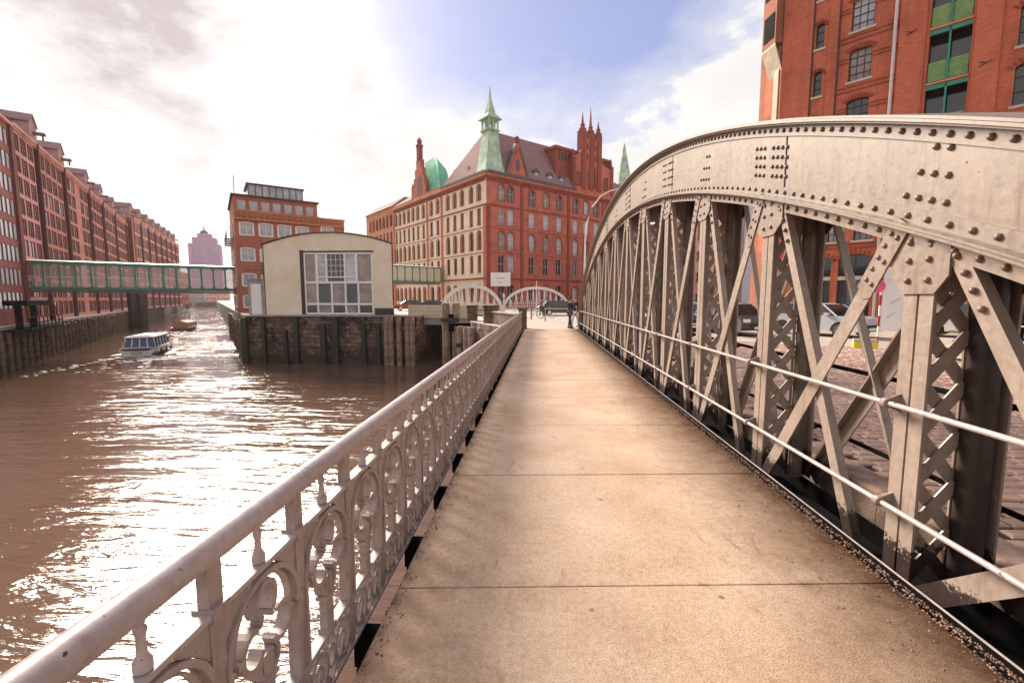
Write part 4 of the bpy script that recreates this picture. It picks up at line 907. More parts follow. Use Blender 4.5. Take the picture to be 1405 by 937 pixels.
# capping beam, piles and clutter on the pier head
tag(MB().box(-28.4, -11.4, 40.7, 41.5, -.02, .12).build('pier_coping', GREYC), 'pale concrete coping along the pier head under the yellow house', 'coping')
ORD = ['first', 'second', 'third', 'fourth', 'fifth', 'sixth', 'seventh', 'eighth', 'ninth']
for k in range(26):
    p_ = rq(.8 + k * 1.7 + random.uniform(-.2, .2), -.22); tag(place('fender_pile', pile_me, None, (p_.x, p_.y, WZ + random.uniform(0, .6)), k), 'dark wet timber fender pile along the canal side of the pier', 'pile', 'fender piles on the canal side of the pier')
pp = [-28.0, -26.1, -24.0, -22.9, -20.3, -19.1, -16.4, -15.0]
for i, x in enumerate(pp):
    m_ = MB(); hw_ = random.uniform(.14, .3); tp0 = random.choice((4.35, 4.35, 3.2, 3.9)); m_.prism([(-hw_, -.2, -2.5), (hw_, -.2, -2.5), (hw_ * .85, -.2, tp0), (-hw_, -.2, tp0 - .1)], (0, .4, 0)); tag(m_.build('fender_timber', TARRED, None, (x, 40.62 + random.uniform(-.05, .05), WZ)), 'black tarred upright timber on the pier wall, %s from the left' % ORD[i], 'timber', 'timbers on the pier wall')
for i, x in enumerate([-14.2, -13.75, -13.0, -12.2, -11.75]):
    m_ = MB(); m_.lathe([(.24, -2.5), (.25, 4.2), (.2, 4.55), (.04, 4.6)], n=9); tag(m_.build('mooring_pile', WOOD_P, None, (x, 40.5, WZ)), 'weathered brown pile at the right end of the pier wall, %s from the left' % ORD[i], 'pile', 'brown piles by the dark channel')
bx = thing('service_cabinet', 'low dark cabinet beside the big window of the yellow house', 'cabinet', (-15.4, 40.95, .12)); MB().box(0, 1.7, 0, .45, 0, .62).build('body', DARKP, bx); MB().box(-.04, 1.74, -.03, .48, .62, .68).build('lid', GREYC, bx)

# ------------------------------------------------------------------ corner building
cbd = thing('corner_building', 'big corner office house of red brick, sunlit side coloured pale, with green copper turret', 'building', (-9.42, 79.94, -.02), math.atan2(-.75, .66))
CH = 23.7
wl1 = [window_mesh(1.25, 2.8, .62, 1, 2, .3, [BR_CD, g_, BR_CD], .16, .1) for g_ in (GL_R, GL_R, GL_D)]; wl2 = [window_mesh(1.25, 2.9, 0, 1, 2, .3, [BR_CD, g_, BR_CD], .0, .12) for g_ in (GL_R, GL_R, GL_D)]
wl3 = [window_mesh(1.25, 3.3, .62, 1, 3, .3, [BR_CD, g_, BR_CD], .16, .1) for g_ in (GL_R, GL_R, GL_D)]; wl4 = [window_mesh(1.25, 3.2, .2, 1, 2, .3, [BR_CD, g_, STONE], .0, .14) for g_ in (GL_R, GL_R, GL_D)]; wl5 = [window_mesh(1.3, 3.0, .65, 1, 2, .3, [BR_CD, g_, BR_CD], .16, .1) for g_ in (GL_R, GL_R, GL_D)]
def rows_for(xs_, ms, w_=1.25):
    return [(x, z, w_, h_, r_, me) for x in xs_ for (z, h_, r_), me in zip(((19.3, 2.8, .62), (15.0, 2.9, 0), (10.6, 3.3, .62), (6.4, 3.2, .2), (1.2, 3.0, .65)), ms)]
LX = [-2.4, -5.0, -8.2, -10.9, -13.6, -17.8, -20.6, -24.3, -27, -29.4, -31.8, -34.2, -36.6, -38.8]
wins = rows_for(LX, (wl1, wl2, wl3, wl4, wl5))
facade(cbd, I4, 0, -40, 0, 0, CH, wins, BUFF, .3)  # left face paler than the right: sunlight put into its brick colour
RY = [3.3, 5.4, 10.5, 14.2, 17.7, 22.4, 25.6, 28.8, 32.5, 36, 39.5]
rw1 = [window_mesh(1.5, 2.9, .75, 2, 2, .3, [WHITE, g_, BR_CD], .2, .12) for g_ in (GL_P, GL_P, GL_D, GL_W)]; rw2 = [window_mesh(1.5, 2.9, 0, 2, 2, .3, [WHITE, g_, BR_CD], .0, .12) for g_ in (GL_P, GL_P, GL_D, GL_W)]
rw3 = [window_mesh(1.5, 3.3, .75, 2, 3, .3, [WHITE, g_, BR_CD], .2, .12) for g_ in (GL_P, GL_P, GL_D, GL_W)]; rw4 = [window_mesh(1.5, 3.2, .2, 2, 2, .3, [WHITE, g_, BR_CD], .0, .12) for g_ in (GL_D, GL_D, GL_P)]; rw5 = [window_mesh(1.5, 3.0, .75, 2, 2, .3, [WHITE, g_, BR_CD], .2, .1) for g_ in (GL_D, GL_D, GL_P)]
fxr = face_xf(0, 0, PI/2)
facade(cbd, fxr, PI/2, 0, 45, 0, CH, rows_for(RY, (rw1, rw2, rw3, rw4, rw5), 1.5), BR_C, .3)
m_ = MB(); m_.box(-40, -.31, .31, 45, 0, CH - .02); m_.build('inner_walls', BR_C, cbd)
for xf_, a_, b_, s in ((I4, -40.1, .12, 0), (fxr, -.12, 45, 1)):
    for z, hh, pr in ((18.2, .25, .12), (5.2, .3, .16), (14.3, .12, .06), (9.9, .12, .06)): strip(cbd, xf_, 'belt_course', BR_CD, a_, b_, z, z + hh, pr + .001 * s)
    strip(cbd, xf_, 'cornice', BR_CD, a_ - .0, b_, CH - .9, CH - .5, .20 + .003*s); strip(cbd, xf_, 'eaves', BR_C if s else BR_RL, a_, b_, CH - .5, CH + .2, .42 + .003*s)
    m_ = MB(); m_.xf = xf_
    x = a_ + .3
    while x < b_ - .3: m_.box(x, x + .3, -.16, .0, CH - 1.3, CH - .9); x += .62
    m_.build('corbel_frieze', BR_CD, cbd)
strip(cbd, I4, 'corner_pier', BR_C, -.95, .0, 0, 18.15, .10); strip(cbd, fxr, 'corner_pier', BR_CD, .0, .8, 0, 18.1, .10)
for x in (-16, -22.4, -40): strip(cbd, I4, 'pilaster', BR_C, x - .35, x + .35, 0, CH - .5, .14)
for y in (8.0, 20.3, 30.8): strip(cbd, fxr, 'pilaster', BR_CD, y - .3, y + .3, 0, CH - .5, .16)
# wing to the far left, a little taller
wg = rows_for([-41.9 - 2.35 * k for k in range(7)], (wl1, wl2, wl3, wl4, wl5))
facade(cbd, face_xf(0, .0, 0), 0, -59, -40.3, 0, 24.4, [(x, z + .5, w_, h_, r_, m__) for x, z, w_, h_, r_, m__ in wg], BR_RL, .3, 'wing_wall')
m_ = MB(); m_.box(-59, -40.3, .31, 20, 0, 24.4); m_.build('wing_inner_walls', BR_RL, cbd); m_ = MB(); m_.prism([(-59.2, -.4, 24.4), (-59.2, 20, 24.4), (-59.2, 10, 27.0), (-59.2, 3, 27)], (19, 0, 0)); m_.build('wing_roof', SLATE, cbd)
# roofs
def face_poly(name, m, lists, parent=cbd):
    q = MB()
    for P in lists: q.poly(P)
    return q.build(name, m, parent)
e = .45; Z0 = CH + .2; ZR = 33.3
face_poly('roof', SLATE, [[(e, -e, Z0), (e, 22, Z0), (-5, 22, ZR), (-5.5, 4.5, ZR)], [(e, 22, Z0), (-11, 22, Z0), (-5, 22, ZR)], [(-11, 22, Z0), (-11, 10, Z0), (-5.5, 9.5, ZR), (-5, 22, ZR)],
    [(e, -e, Z0), (-5.5, 4.5, ZR), (-9, 5, ZR), (-15.5, -e, Z0)], [(-15.5, -e, Z0), (-9, 5, ZR), (-13.5, 11, Z0)], [(-9, 5, ZR), (-5.5, 4.5, ZR), (-5.5, 9.5, ZR), (-13.5, 11, Z0)]])
face_poly('roof_ridge_block', DSLATE, [[(-15.5, 2.5, Z0), (-15.5, 10, Z0), (-17, 10, 28.5), (-17, 3.5, 28.5)]])
m_ = MB(); m_.prism([(-16.2, 3, Z0), (-16.2, 12, Z0), (-16.2, 9, 29.3), (-16.2, 5, 29.3)], (4.5, 0, 0)); m_.build('rear_roof', DSLATE, cbd)
# turret: copper-clad pavilion, open belfry and needle spire on the corner
m_ = MB(); cx, cy = -2.9, 2.9
def ring(r_, z): return [(cx + r_, cy - r_, z), (cx + r_, cy + r_, z), (cx - r_, cy + r_, z), (cx - r_, cy - r_, z)]
def rng(xa, xb, ya, yb, z): return [(xb, ya, z), (xb, yb, z), (xa, yb, z), (xa, ya, z)]
lv = [rng(-2.5, .5, -.5, 3.7, Z0), rng(-3.0, -.3, .3, 3.7, Z0 + 2.0), rng(-3.6, -1.0, 1.0, 3.8, Z0 + 4.4), rng(-3.9, -1.6, 1.6, 3.9, Z0 + 6.8), rng(-3.95, -1.85, 1.85, 3.95, Z0 + 8.0)]
pts = [p for r_ in lv for p in r_]; m_.add(pts, [(i*4+k, i*4+(k+1)%4, i*4+4+(k+1)%4, i*4+4+k) for i in range(4) for k in range(4)] + [(16,17,18,19)]); m_.build('turret_roof', COPPER, cbd)
ZB = Z0 + 8.0
m_ = MB(); m_.box(cx - 1.3, cx + 1.3, cy - 1.3, cy + 1.3, ZB, ZB + .3)
for sx_ in (-1, 0, 1):
    for sy in (-1, 0, 1):
        if sx_ or sy: m_.box(cx + sx_*1.0 - .14, cx + sx_*1.0 + .14, cy + sy*1.0 - .14, cy + sy*1.0 + .14, ZB + .3, ZB + 2.1)
m_.build('belfry', COPPER, cbd)
m_ = MB(); S = [ring(1.6, ZB + 2.1), ring(1.45, ZB + 2.35), ring(.72, ZB + 3.2), ring(.24, ZB + 5.6), ring(.04, ZB + 8.0)]; pts = [p for r_ in S for p in r_]
m_.add(pts, [(i*4+k, i*4+(k+1)%4, i*4+4+(k+1)%4, i*4+4+k) for i in range(4) for k in range(4)] + [(0,1,2,3)]); m_.build('spire', COPPER, cbd)
# right-hand triangular gable by the turret
def gable(face, x0, x1, z0, steps, mt, dep=.6, name='gable', par=cbd):
    q = MB(); q.xf = face; q.prism([(x, -.1, z) for x, z in steps], (0, dep, 0)); return q.build(name, mt, par)
gable(fxr, 0, 0, 0, [(4.3, CH - .3), (9.5, CH - .3), (9.3, CH + .6), (7.6, CH + 5.4), (7.4, CH + 6.4), (6.6, CH + 6.4), (6.4, CH + 5.4), (4.5, CH + .6)], BR_C)
m_ = MB(); m_.xf = fxr; m_.lathe([(.5, 0), (.55, .2), (.35, .5), (.5, .9), (.1, 1.3)], (7.0, .2, CH + 6.4), 8); m_.build('gable_finial', BR_CD, cbd)
m_ = MB(); m_.xf = fxr; m_.box(6.6, 7.4, -.14, -.08, CH + 1.4, CH + 3.4); m_.build('gable_window', GL_D, cbd)
m_ = MB(); m_.xf = fxr; m_.prism([(4.4, -.2, CH + .4), (6.6, -.2, CH + 6.0), (6.6, -.2, CH + 6.4), (4.1, -.2, CH + .5)], (0, .8, 0)); m_.prism([(9.4, -.2, CH + .4), (7.4, -.2, CH + 6.0), (7.4, -.2, CH + 6.4), (9.7, -.2, CH + .5)], (0, .8, 0)); m_.build('gable_coping', DSLATE, cbd)
m_ = MB(); m_.xf = fxr; m_.prism([(7, .3, CH), (7, .3, CH + 5.3), (7, 4.5, CH + 5.6), (4.7, 1.6, CH), (9.3, 1.6, CH)], (.01, 0, 0)); 
face_poly('gable_roof', SLATE, [[(.3, 4.6, Z0), (.3, 7, CH + 5.6), (-4, 7, CH + 5.8), (-3, 5.5, Z0 + 3)], [(.3, 9.4, Z0), (.3, 7, CH + 5.6), (-4, 7, CH + 5.8), (-3, 8.5, Z0 + 3)]])
# dormers on the right roof slope
for y in (11.8, 15.4, 18.6):
    q = thing  # small shed dormers
    m_ = MB(); m_.prism([(-.3, y - .55, Z0 + .5), (-.3, y + .55, Z0 + .5), (-.3, y + .55, Z0 + 1.9), (-.3, y - .55, Z0 + 1.9)], (-1.6, 0, 0)); d_ = m_.build('dormer', COPPER, cbd)
    m_ = MB(); m_.prism([(.0, y - .9, Z0 + 1.85), (.0, y + .9, Z0 + 1.85), (.0, y, Z0 + 2.5)], (-2.6, 0, .25)); m_.build('dormer_roof', DSLATE, d_)
    m_ = MB(); m_.box(-.30, -.26, y - .35, y + .35, Z0 + .75, Z0 + 1.7); m_.build('dormer_window', GL_P, d_)
m_ = MB(); m_.prism([(-6.6, .6, Z0 + .9), (-7.8, .6, Z0 + .9), (-7.2, .6, Z0 + 2.6)], (0, 2.2, .4)); m_.build('copper_dormer', COPPER, cbd)
m_ = MB(); m_.xf = fxr; m_.box(0, 22, -.55, -.3, Z0 - .25, Z0 + .25); m_.build('gutter', DSLATE, cbd)
m_ = MB(); m_.box(-15.8, 0.0, -.5, -.3, Z0 - .2, Z0 + .2); m_.build('gutter', DSLATE, cbd)
# stepped gable and copper saddle roof on the left face
def stepped(x0, w_, z0, zt, n_=4):
    L = [(x0, z0)]; R_ = [(x0 + w_, z0)]; hw = w_ / 2
    for k in range(n_):
        a_ = hw * (k / (n_ + .6)) ; z1 = z0 + (zt - z0) * ((k + 1) / n_)
        L += [(x0 + a_, L[-1][1]), (x0 + a_, z1)]; R_ += [(x0 + w_ - a_, R_[-1][1]), (x0 + w_ - a_, z1)]
    return L + R_[::-1]
gable(I4, 0, 0, 0, stepped(-29.8, 7.6, CH - 1, CH + 8.2, 5), BR_C, .9, 'stepped_gable')
for x in (-26.6, -25.4): m_ = MB(); m_.box(x, x + .6, -.16, -.09, CH + .8, CH + 4.6); m_.build('gable_window', GL_D, cbd)
m_ = MB(); m_.box(-26.6, -25.4, -.2, .7, CH + 8.2, CH + 11); m_.lathe([(.8, CH + 11), (.85, CH + 11.3), (.45, CH + 11.7), (.6, CH + 12.3), (.1, CH + 13)], (-26, .25, 0), 8); m_.build('gable_finial', BR_CD, cbd)
for x in (-29.5, -22.6): m_ = MB(); m_.lathe([(.35, CH + 1), (.35, CH + 3.0), (.1, CH + 3.8)], (x, .2, 0), 6); m_.build('pinnacle', BR_CD, cbd)
m_ = MB(); zt = CH + 8.4; m_.prism([(-25.2, .9, Z0), (-25.6, 1.4, zt - .5), (-25.0, 1.7, zt), (-22.4, 1.8, zt), (-21.0, 1.6, zt - .6), (-19.7, 1.3, zt - 2.0), (-18.9, 1.0, zt - 4.0), (-18.3, .8, zt - 6), (-17.8, .6, Z0)], (-2.2, 3.6, -1.2)); m_.build('saddle_roof', COPPER_B, cbd)
face_poly('left_roof', SLATE, [[(-40, -e, Z0), (-29.8, -e, Z0), (-29.8, 5, Z0 + 4.5), (-37, 5, Z0 + 3.8)], [(-40, -e, Z0), (-37, 5, Z0 + 3.8), (-37, 9, Z0 + 3.8), (-40, 12, Z0)]])
m_ = MB(); m_.box(-22.4, -16.5, -.1, .8, Z0 - .1, Z0 + .5); m_.build('parapet', BR_C, cbd)
# tall stepped show gable on the right face, with its spired pinnacles
gable(fxr, 0, 0, 0, [(21.4, CH - .5), (33.8, CH - .5), (33.8, 29.6), (30.4, 30.2), (29.4, 31.5), (29.4, 35.6), (24.2, 35.6), (24.2, 33), (23.4, 31.5), (21.4, 30.5)], BR_C, 1.2, 'show_gable')
for i, (y, zt_) in enumerate(((24.4, 40), (26.8, 41.6), (29.2, 39.3))):
    m_ = MB(); m_.xf = fxr; m_.box(y - .6, y + .6, -.35, 1.2, 24.5 + i * .01, 36.2); m_.lathe([(.75, 36.2), (.8, 36.6), (.45, 36.9), (.5, 37.4), (.28, 37.7), (.04, zt_ - .2)], (y, .3, 0), 8); m_.build('pinnacle', BR_CD, cbd)
for y in (21.7, 33.4): m_ = MB(); m_.xf = fxr; m_.box(y - .4, y + .4, -.3, 1.0, 23, 30.4); m_.lathe([(.55, 30.4), (.3, 30.8), (.35, 31.3), (.05, 32.2)], (y, .3, 0), 8); m_.build('pinnacle', BR_CD, cbd)
lan = window_mesh(1.7, 4.2, .9, 2, 3, .2, [BR_CD, GL_R, BR_CD], .3, .1)
for y, z, s in ((27.0, 25.0, 1.0), (22.8, 25.0, .62), (31.4, 25.0, .62)): place('window', lan, cbd, fxr @ Vector((y, -.3, z)), PI/2, scale=(s, 1, s))
m_ = MB(); m_.xf = fxr
for k in range(3):
    for y in (25.6, 28.0): m_.box(y - .22, y + .22, -.12, -.08, 30.5 + k * 2.1, 31.8 + k * 2.1)
m_.build('blind_niches', DARKP, cbd)
m_ = MB(); m_.box(-12, -1, 17.5, 34, CH, 31.5); m_.box(-12.3, -.7, 17.2, 34.3, 31.5, 32.1); m_.build('stair_block', BR_CD, cbd)
m_ = MB()
for k in range(6): m_.box(-.96, -.90, 18.3 + k * .9, 18.8 + k * .9, 29.6, 31)
m_.build('stair_block_arcade', DARKP, cbd)
face_poly('right_roof', SLATE, [[(e, 33.8, Z0), (e, 45, Z0), (-6, 45, 29.5), (-6, 33.8, 29.5)], [(-6, 45, 29.5), (-6, 33.8, 29.5), (-12, 33.8, Z0), (-12, 45, Z0)]])
bbd = thing('billboard', 'white billboard on posts before the foot of the corner building', 'sign', (-6.3, 72.5, -.02), R(3))
MB().box(-1.6, 1.6, -.08, .08, 3.7, 5.9).build('panel', WHITE, bbd); MB().box(-.7, .7, -.1, -.085, 4.95, 5.05).build('print_line', mat('print_blue_grey', (.2, .25, .4)), bbd); MB().box(-.5, .45, -.1, -.085, 4.3, 4.38).build('print_line', MATS['print_blue_grey'], bbd)
for x in (-1.2, 1.2): MB().box(x - .08, x + .08, -.05, .05, 0, 3.7).build('leg', DARKP, bbd)
# far church spire
ch = thing('church_spire', 'slim pale green copper church spire far behind the truss arch', 'spire', (*ray(851, 165), -.02))
sp_ = MB(); sp_.box(-4, 4, -4, 4, 0, 36); sp_.build('tower', COPPER, ch); MB().lathe([(4.2, 36), (3.6, 40), (3.0, 43), (.15, 57)], n=8).build('spire_roof', COPPER, ch)
for s in (-1, 1): MB().lathe([(1.5, 36), (.1, 43)], (s*3.6, -3, 0), 6).build('pinnacle', COPPER, ch)
# ------------------------------------------------------------------ big brick warehouse on the right
rw = thing('loft_warehouse', 'tall orange-red brick warehouse with green loggias behind the truss on the right', 'warehouse', (16.55, 28.37, -.02), math.atan2(-.67, .74))
HH = 25.0; DEP = .28
BR_RD = brick_mat('darkened_corner_brick', (0.36, 0.12, 0.07), (0.30, 0.09, 0.05), (0.3, 0.16, 0.1), streak=0.35)  # brick colour darkened to hold back sunlight on the chamfer
def win2(name_w, w_, h_, rise, cols, rows, frame, gl, sill=.08, par=None, loc=(0, 0, 0), rz=0, arch=None):
    g = DEP - .06; fw = .05
    m_ = MB()
    for x in (-w_/2 + fw/2, w_/2 - fw/2): m_.box(x - fw/2, x + fw/2, g - .03, g + .03, 0, h_)
    for z in (fw/2, h_ - fw/2 - rise * .0): m_.box(-w_/2 + fw, w_/2 - fw, g - .03, g + .028, z - fw/2, z + fw/2)
    for k in range(1, cols): x = -w_/2 + w_ * k / cols; m_.box(x - .014, x + .014, g - .02, g + .02, fw, h_ - fw)
    for k in range(1, rows): z = h_ * k / rows; m_.box(-w_/2 + fw, w_/2 - fw, g - .018, g + .018, z - .012, z + .012)
    f_ = m_.mesh('window', frame); p_ = MB().box(-w_/2 + .01, w_/2 - .01, g + .03, g + .04, 0, h_).mesh('pane', gl)
    s_ = MB().box(-w_/2 - .1, w_/2 + .1, -.08, .05, -sill - .04, -.002).mesh('sill', STONE) if sill else None
    a_ = None
    if arch:
        q = MB(); n_ = 11; R0 = (w_ * w_ / 4 + rise * rise) / (2 * rise); a0 = math.asin(min(1, (w_/2 + .04) / R0)); cz = h_ - R0
        for k in range(n_):      # a soldier course of single bricks over the opening
            t_ = -a0 + 2 * a0 * k / (n_ - 1); c_, s1 = math.cos(t_), math.sin(t_); ww = .036
            q.prism([(R0*s1 - ww*c_, -.045, cz + R0*c_ + ww*s1 + .02), (R0*s1 + ww*c_, -.045, cz + R0*c_ - ww*s1 + .02), ((R0 + arch)*s1 + ww*c_, -.045, cz + (R0+arch)*c_ - ww*s1), ((R0+arch)*s1 - ww*c_, -.045, cz + (R0+arch)*c_ + ww*s1)], (0, .05, 0))
        a_ = q.mesh('brick_arch', BR_CD)
    return f_, p_, s_, a_
def put2(ms, root, loc, rz=0, alt=None):
    o = place('window', ms[0], root, loc, rz); place('pane', random.choice(PAN[id(ms)]) if id(ms) in PAN else ms[1], o)
    if ms[2]: place('sill', ms[2], o)
    if ms[3]: place('brick_arch', ms[3], o)
    return o
wA = win2('a', 1.02, 1.75, .16, 3, 4, DARKP, GL_P, arch=.22); wB = win2('b', .42, 1.45, .12, 1, 3, DARKP, GL_D, arch=.14)
wC = win2('c', .84, 1.35, .14, 3, 3, DARKP, GL_P, arch=.2); wD = win2('d', 1.55, 4.1, .35, 2, 1, DARKP, GL_D, sill=0, arch=.28)
wE = win2('e', 1.5, 2.0, .3, 3, 3, DARKP, GL_D, arch=.26)
PAN = {}
for q in (wA, wC, wE):
    c_ = q[1].copy(); c_.materials[0] = GL_D; d_ = q[1].copy(); d_.materials[0] = GL_W; PAN[id(q)] = [q[1], c_, d_]
FL = 2.68; base0 = 13.85
holes = []; puts = []
for k in range(-3, 5):
    z = base0 + k * FL
    if 7 < z < HH - 2: holes.append((1.12, 2.14, z, z + 1.75, .16)); puts.append((wA, 1.63, z))
    if 7 < z < HH - 2: holes.append((-.56, -.14, z - .3, z + 1.15, .12)); puts.append((wB, -.35, z - .3))
    for xx in (8.3, 11.2): holes.append((xx - .75, xx + .75, z - .5, z + 1.5, .3)); puts.append((wE, xx, z - .5)) if z > 6 else holes.pop()
for x in (1.06, 2.3): holes.append((x - .42, x + .42, 5.0, 6.35, .14)); puts.append((wC, x, 5.0))
for x in (.15, 2.05): holes.append((x - .78, x + .78, .12, 4.22, .35)); puts.append((wD, x, .12))
for x in (8.3, 11.2): holes.append((x - .78, x + .78, .12, 4.22, .35)); puts.append((wD, x, .12))
LX0, LX1 = 4.45, 6.0
holes.append((LX0, LX1, .3, HH - .6, 0))
m_ = MB(); holed_wall(m_, -2.2, 15, 0, HH, [h_ for h_ in holes if h_[1] <= LX0 or h_[0] >= LX1 or h_[0] == LX0], DEP); m_.build('wall', BR_R, rw)
m_ = MB(); m_.box(-2.2, LX0, DEP + .01, 12, 0, HH - .02); m_.box(LX1, 15, DEP + .01, 12, 0, HH - .02); m_.box(LX0, LX1, 1.6, 12, 0, HH - .02); m_.build('inner_walls', BR_R, rw)
for ms, x, z in puts: put2(ms, rw, (x, 0, z))
for x, z in ((.15, 2.75), (2.05, 2.75), (8.3, 2.75), (11.2, 2.75)): MB().box(x - .78, x + .78, .02, .2, z, z + .22).build('transom', STONE, rw)
for x in (.15, 2.05): MB().box(x - .3, x + .3, .12, .2, .14, 2.7).build('door', mat('blue_grey_door', (.08, .12, .17), .4), rw)
MB().box(-2.25, -.72, -.10, .0, 0, HH).build('corner_pier', BR_R, rw)
MB().box(.12 - .02, .55, -.08, .0, 4.6, HH).build('pilaster', BR_R, rw)
MB().box(3.25, 4.3, -.16, .0, 4.5, HH).build('pilaster', BR_R, rw); MB().box(6.1, 7.0, -.16, .0, 4.5, HH).build('pilaster', BR_R, rw)
MB().box(-.72, -.64, -.09, .001, 4.6, HH).build('groove_shadow_bar', DARKP, rw).name = 'groove_shadow_strip'  # dark strip stands in for the shade of a wall groove
MB().box(.56, .62, -.07, .001, 4.6, HH).build('groove_shadow_strip', DARKP, rw)  # second groove, its shade drawn as a dark strip
for k in range(-3, 5):
    z = base0 + k * FL
    if z < 6.5: continue
    for dz, hh_ in ((-.55, .07), (-.30, .05), (1.05, .06), (1.25, .05)):
        MB().box(.63, 3.24, -.035, .0, z + dz, z + dz + hh_).build('brick_band', BR_CD, rw) if not (dz > 0) else [MB().box(a_, b_, -.035, .0, z + dz, z + dz + hh_).build('brick_band', BR_CD, rw) for a_, b_ in ((.63, 1.1), (2.16, 3.24))]
for z in (4.75, 6.75, 7.0, 4.55): MB().box(-.6, 3.24, -.05, .0, z, z + .07).build('brick_band', BR_CD, rw)
q = MB(); q.tube([(3.08, -.2, 0), (3.08, -.2, HH)], .075, 10); q.build('downpipe', mat('pale_zinc', (.55, .50, .50), .4, var=.1), rw, smooth=True)
# loggias: floor beams, green posts and slatted panels
GSL = mat('light_green_slats', (0.22, 0.36, 0.12), .6, var=.2); 
for k in range(-4, 6):
    z = base0 - 1.15 + k * FL
    if z < .3 or z > HH - 1: continue
    MB().box(LX0, LX1, -.04, 1.5, z - .14, z).build('loggia_floor', STONE if k % 7 == 9 else BR_CD, rw)
    MB().box(LX0 + .0, LX1, -.06, -.041, z - .12, z - .02).build('loggia_edge', BR_RL, rw)
    MB().box(5.18, 5.26, .0, .08, z, z + FL - .14).build('green_post', GREENP, rw)
    MB().box(LX0, LX1, .0, .07, z + FL - .36, z + FL - .142).build('green_beam', GREENP, rw)
    MB().box(LX0 + .01, LX1 - .01, .75, .8, z, z + FL - .14).build('loggia_glazing', GL_D, rw)
    for a_, b_ in ((LX0 + .04, 5.17), (5.27, LX1 - .04)):
        for r_ in range(9): MB().box(a_, b_, .08, .105, z + .06 + r_ * .105, z + .145 + r_ * .105).build('slat', GSL, rw)
# chamfered end with tall arched panel, cream quoins and corbelled oriel
a_c = math.atan2(1.3, -1.6)
cx_ = Matrix.Translation((-2.2, 0, 0)) @ Matrix.Rotation(a_c + PI, 4, 'Z')
cx_ = Matrix.Translation((-3.9, 1.38, 0)) @ Matrix.Rotation(math.atan2(-1.38, 1.7), 4, 'Z'); CW = math.hypot(1.7, 1.38)
m_ = MB(); m_.xf = cx_; hl = [(.55, 1.25, 13.4, 16.6, .35), (.6, 1.2, 10.2, 12.2, .3), (.6, 1.2, 4.8, 6.4, .3), (.6, 1.2, 18.2, 20.6, .3), (.6, 1.2, 7.5, 9.2, .3)]; holed_wall(m_, 0, CW, 0, HH, hl, .25); m_.build('chamfer_wall', BR_RD, rw)
for xa, xb, za, zb, _ in hl: m_ = MB(); m_.xf = cx_; m_.box(xa, xb, .2, .24, za, zb); m_.build('pane', GL_R, rw)
m_ = MB(); m_.xf = cx_; m_.box(1.5, 1.95, -.12, 0, 0, HH); m_.build('cream_pier', mat('cream_stone_pier', (.42, .32, .22), .7), rw)
m_ = MB(); m_.xf = cx_; m_.box(1.95, CW + .05, -.06, 0, 0, HH); m_.build('brick_pier', BR_RD, rw)
m_ = MB(); m_.xf = cx_; m_.prism([(.9, 0, 15.6), (2.15, 0, 15.6), (2.15, -.5, 16.9), (.9, -.5, 16.9)], (0, .0, .001)); 
m_.prism([(.85, -.02, 15.9), (2.1, -.02, 15.9), (2.1, -.55, 17.2), (.85, -.55, 17.2), (.85, -.02, 17.2)][:4], (0, 0, .12)); m_.build('corbel', STONE, rw)
m_ = MB(); m_.xf = cx_; m_.box(.85, 2.1, -.55, -.02, 17.33, 23.5); m_.build('oriel', BR_RD, rw); m_ = MB(); m_.xf = cx_; m_.box(1.0, 1.95, -.58, -.56, 17.7, 19.2); m_.box(1.0, 1.95, -.58, -.56, 20.2, 22); m_.build('oriel_window', BLACK, rw)
m_ = MB(); m_.prism([(-3.9, 1.38, 0), (-2.2, .01, 0), (-2.2, 12, 0), (-3.9, 12, 0)], (0, 0, HH - .05)); m_.build('end_core', BR_R, rw)
m_ = MB(); m_.box(-4.1, 15, -.5, .1, HH, HH + .5); m_.box(-4, 15, .1, 12, HH, HH + .4); m_.build('cornice', BR_CD, rw)
# masonry anchor ornaments
for x, z in ((6.55, 12.9), (3.75, 15.4), (6.55, 16.9)):
    m_ = MB(); m_.bar((x - .22, -.18, z - .1), (x + .22, -.18, z + .1), .02, .05); m_.bar((x - .2, -.18, z + .12), (x + .05, -.18, z + .02), .02, .05); m_.build('iron_anchor', DARKP, rw)

# buildings glimpsed between the posts
def block(lab, a_, b_, H_, mt, nc, nr, gl=GL_D, fr=STONE, dep=12, roof=SLATE, rise=.3, wh=1.6):
    dd = b_ - a_; W = dd.length; r_ = thing('town_house', lab, 'building', (*a_, -.02), math.atan2(dd.y, dd.x))
    px = W / nc; me = window_mesh(px * .5, wh, rise, 2, 2, .2, [fr, gl, fr], .1, .08, .07)
    fh = (H_ - 1) / nr
    facade(r_, I4, 0, 0, W, 0, H_, [((c_ + .5) * px, .9 + k * fh, px * .5, wh, rise, me) for c_ in range(nc) for k in range(nr)], mt, .2)
    MB().box(.0, W, .21, dep, 0, H_ - .02).build('inner_walls', mt, r_); MB().box(-.2, W + .2, -.3, dep, H_, H_ + .35).build('cornice', fr, r_)
    q = MB(); q.prism([(0, .2, H_ + .36), (0, dep, H_ + .36), (0, dep - 3, H_ + 3), (0, 3, H_ + 3)], (W, 0, 0)); q.build('roof', roof, r_)
    return r_
block('rose brick town house glimpsed between the truss posts', ray(918, 75), ray(985, 66), 14, BR_LP, 6, 4)
block('pale grey-blue modern block with orange stair panel behind the truss', ray(985, 70), ray(1014, 66), 17, mat('pale_blue_cladding', (.50, .52, .58), .5), 3, 6, GL_P, WHITE, rise=0)
block('buff brick house seen behind the middle truss posts', ray(860, 80), ray(915, 78), 12, BUFF, 5, 4)
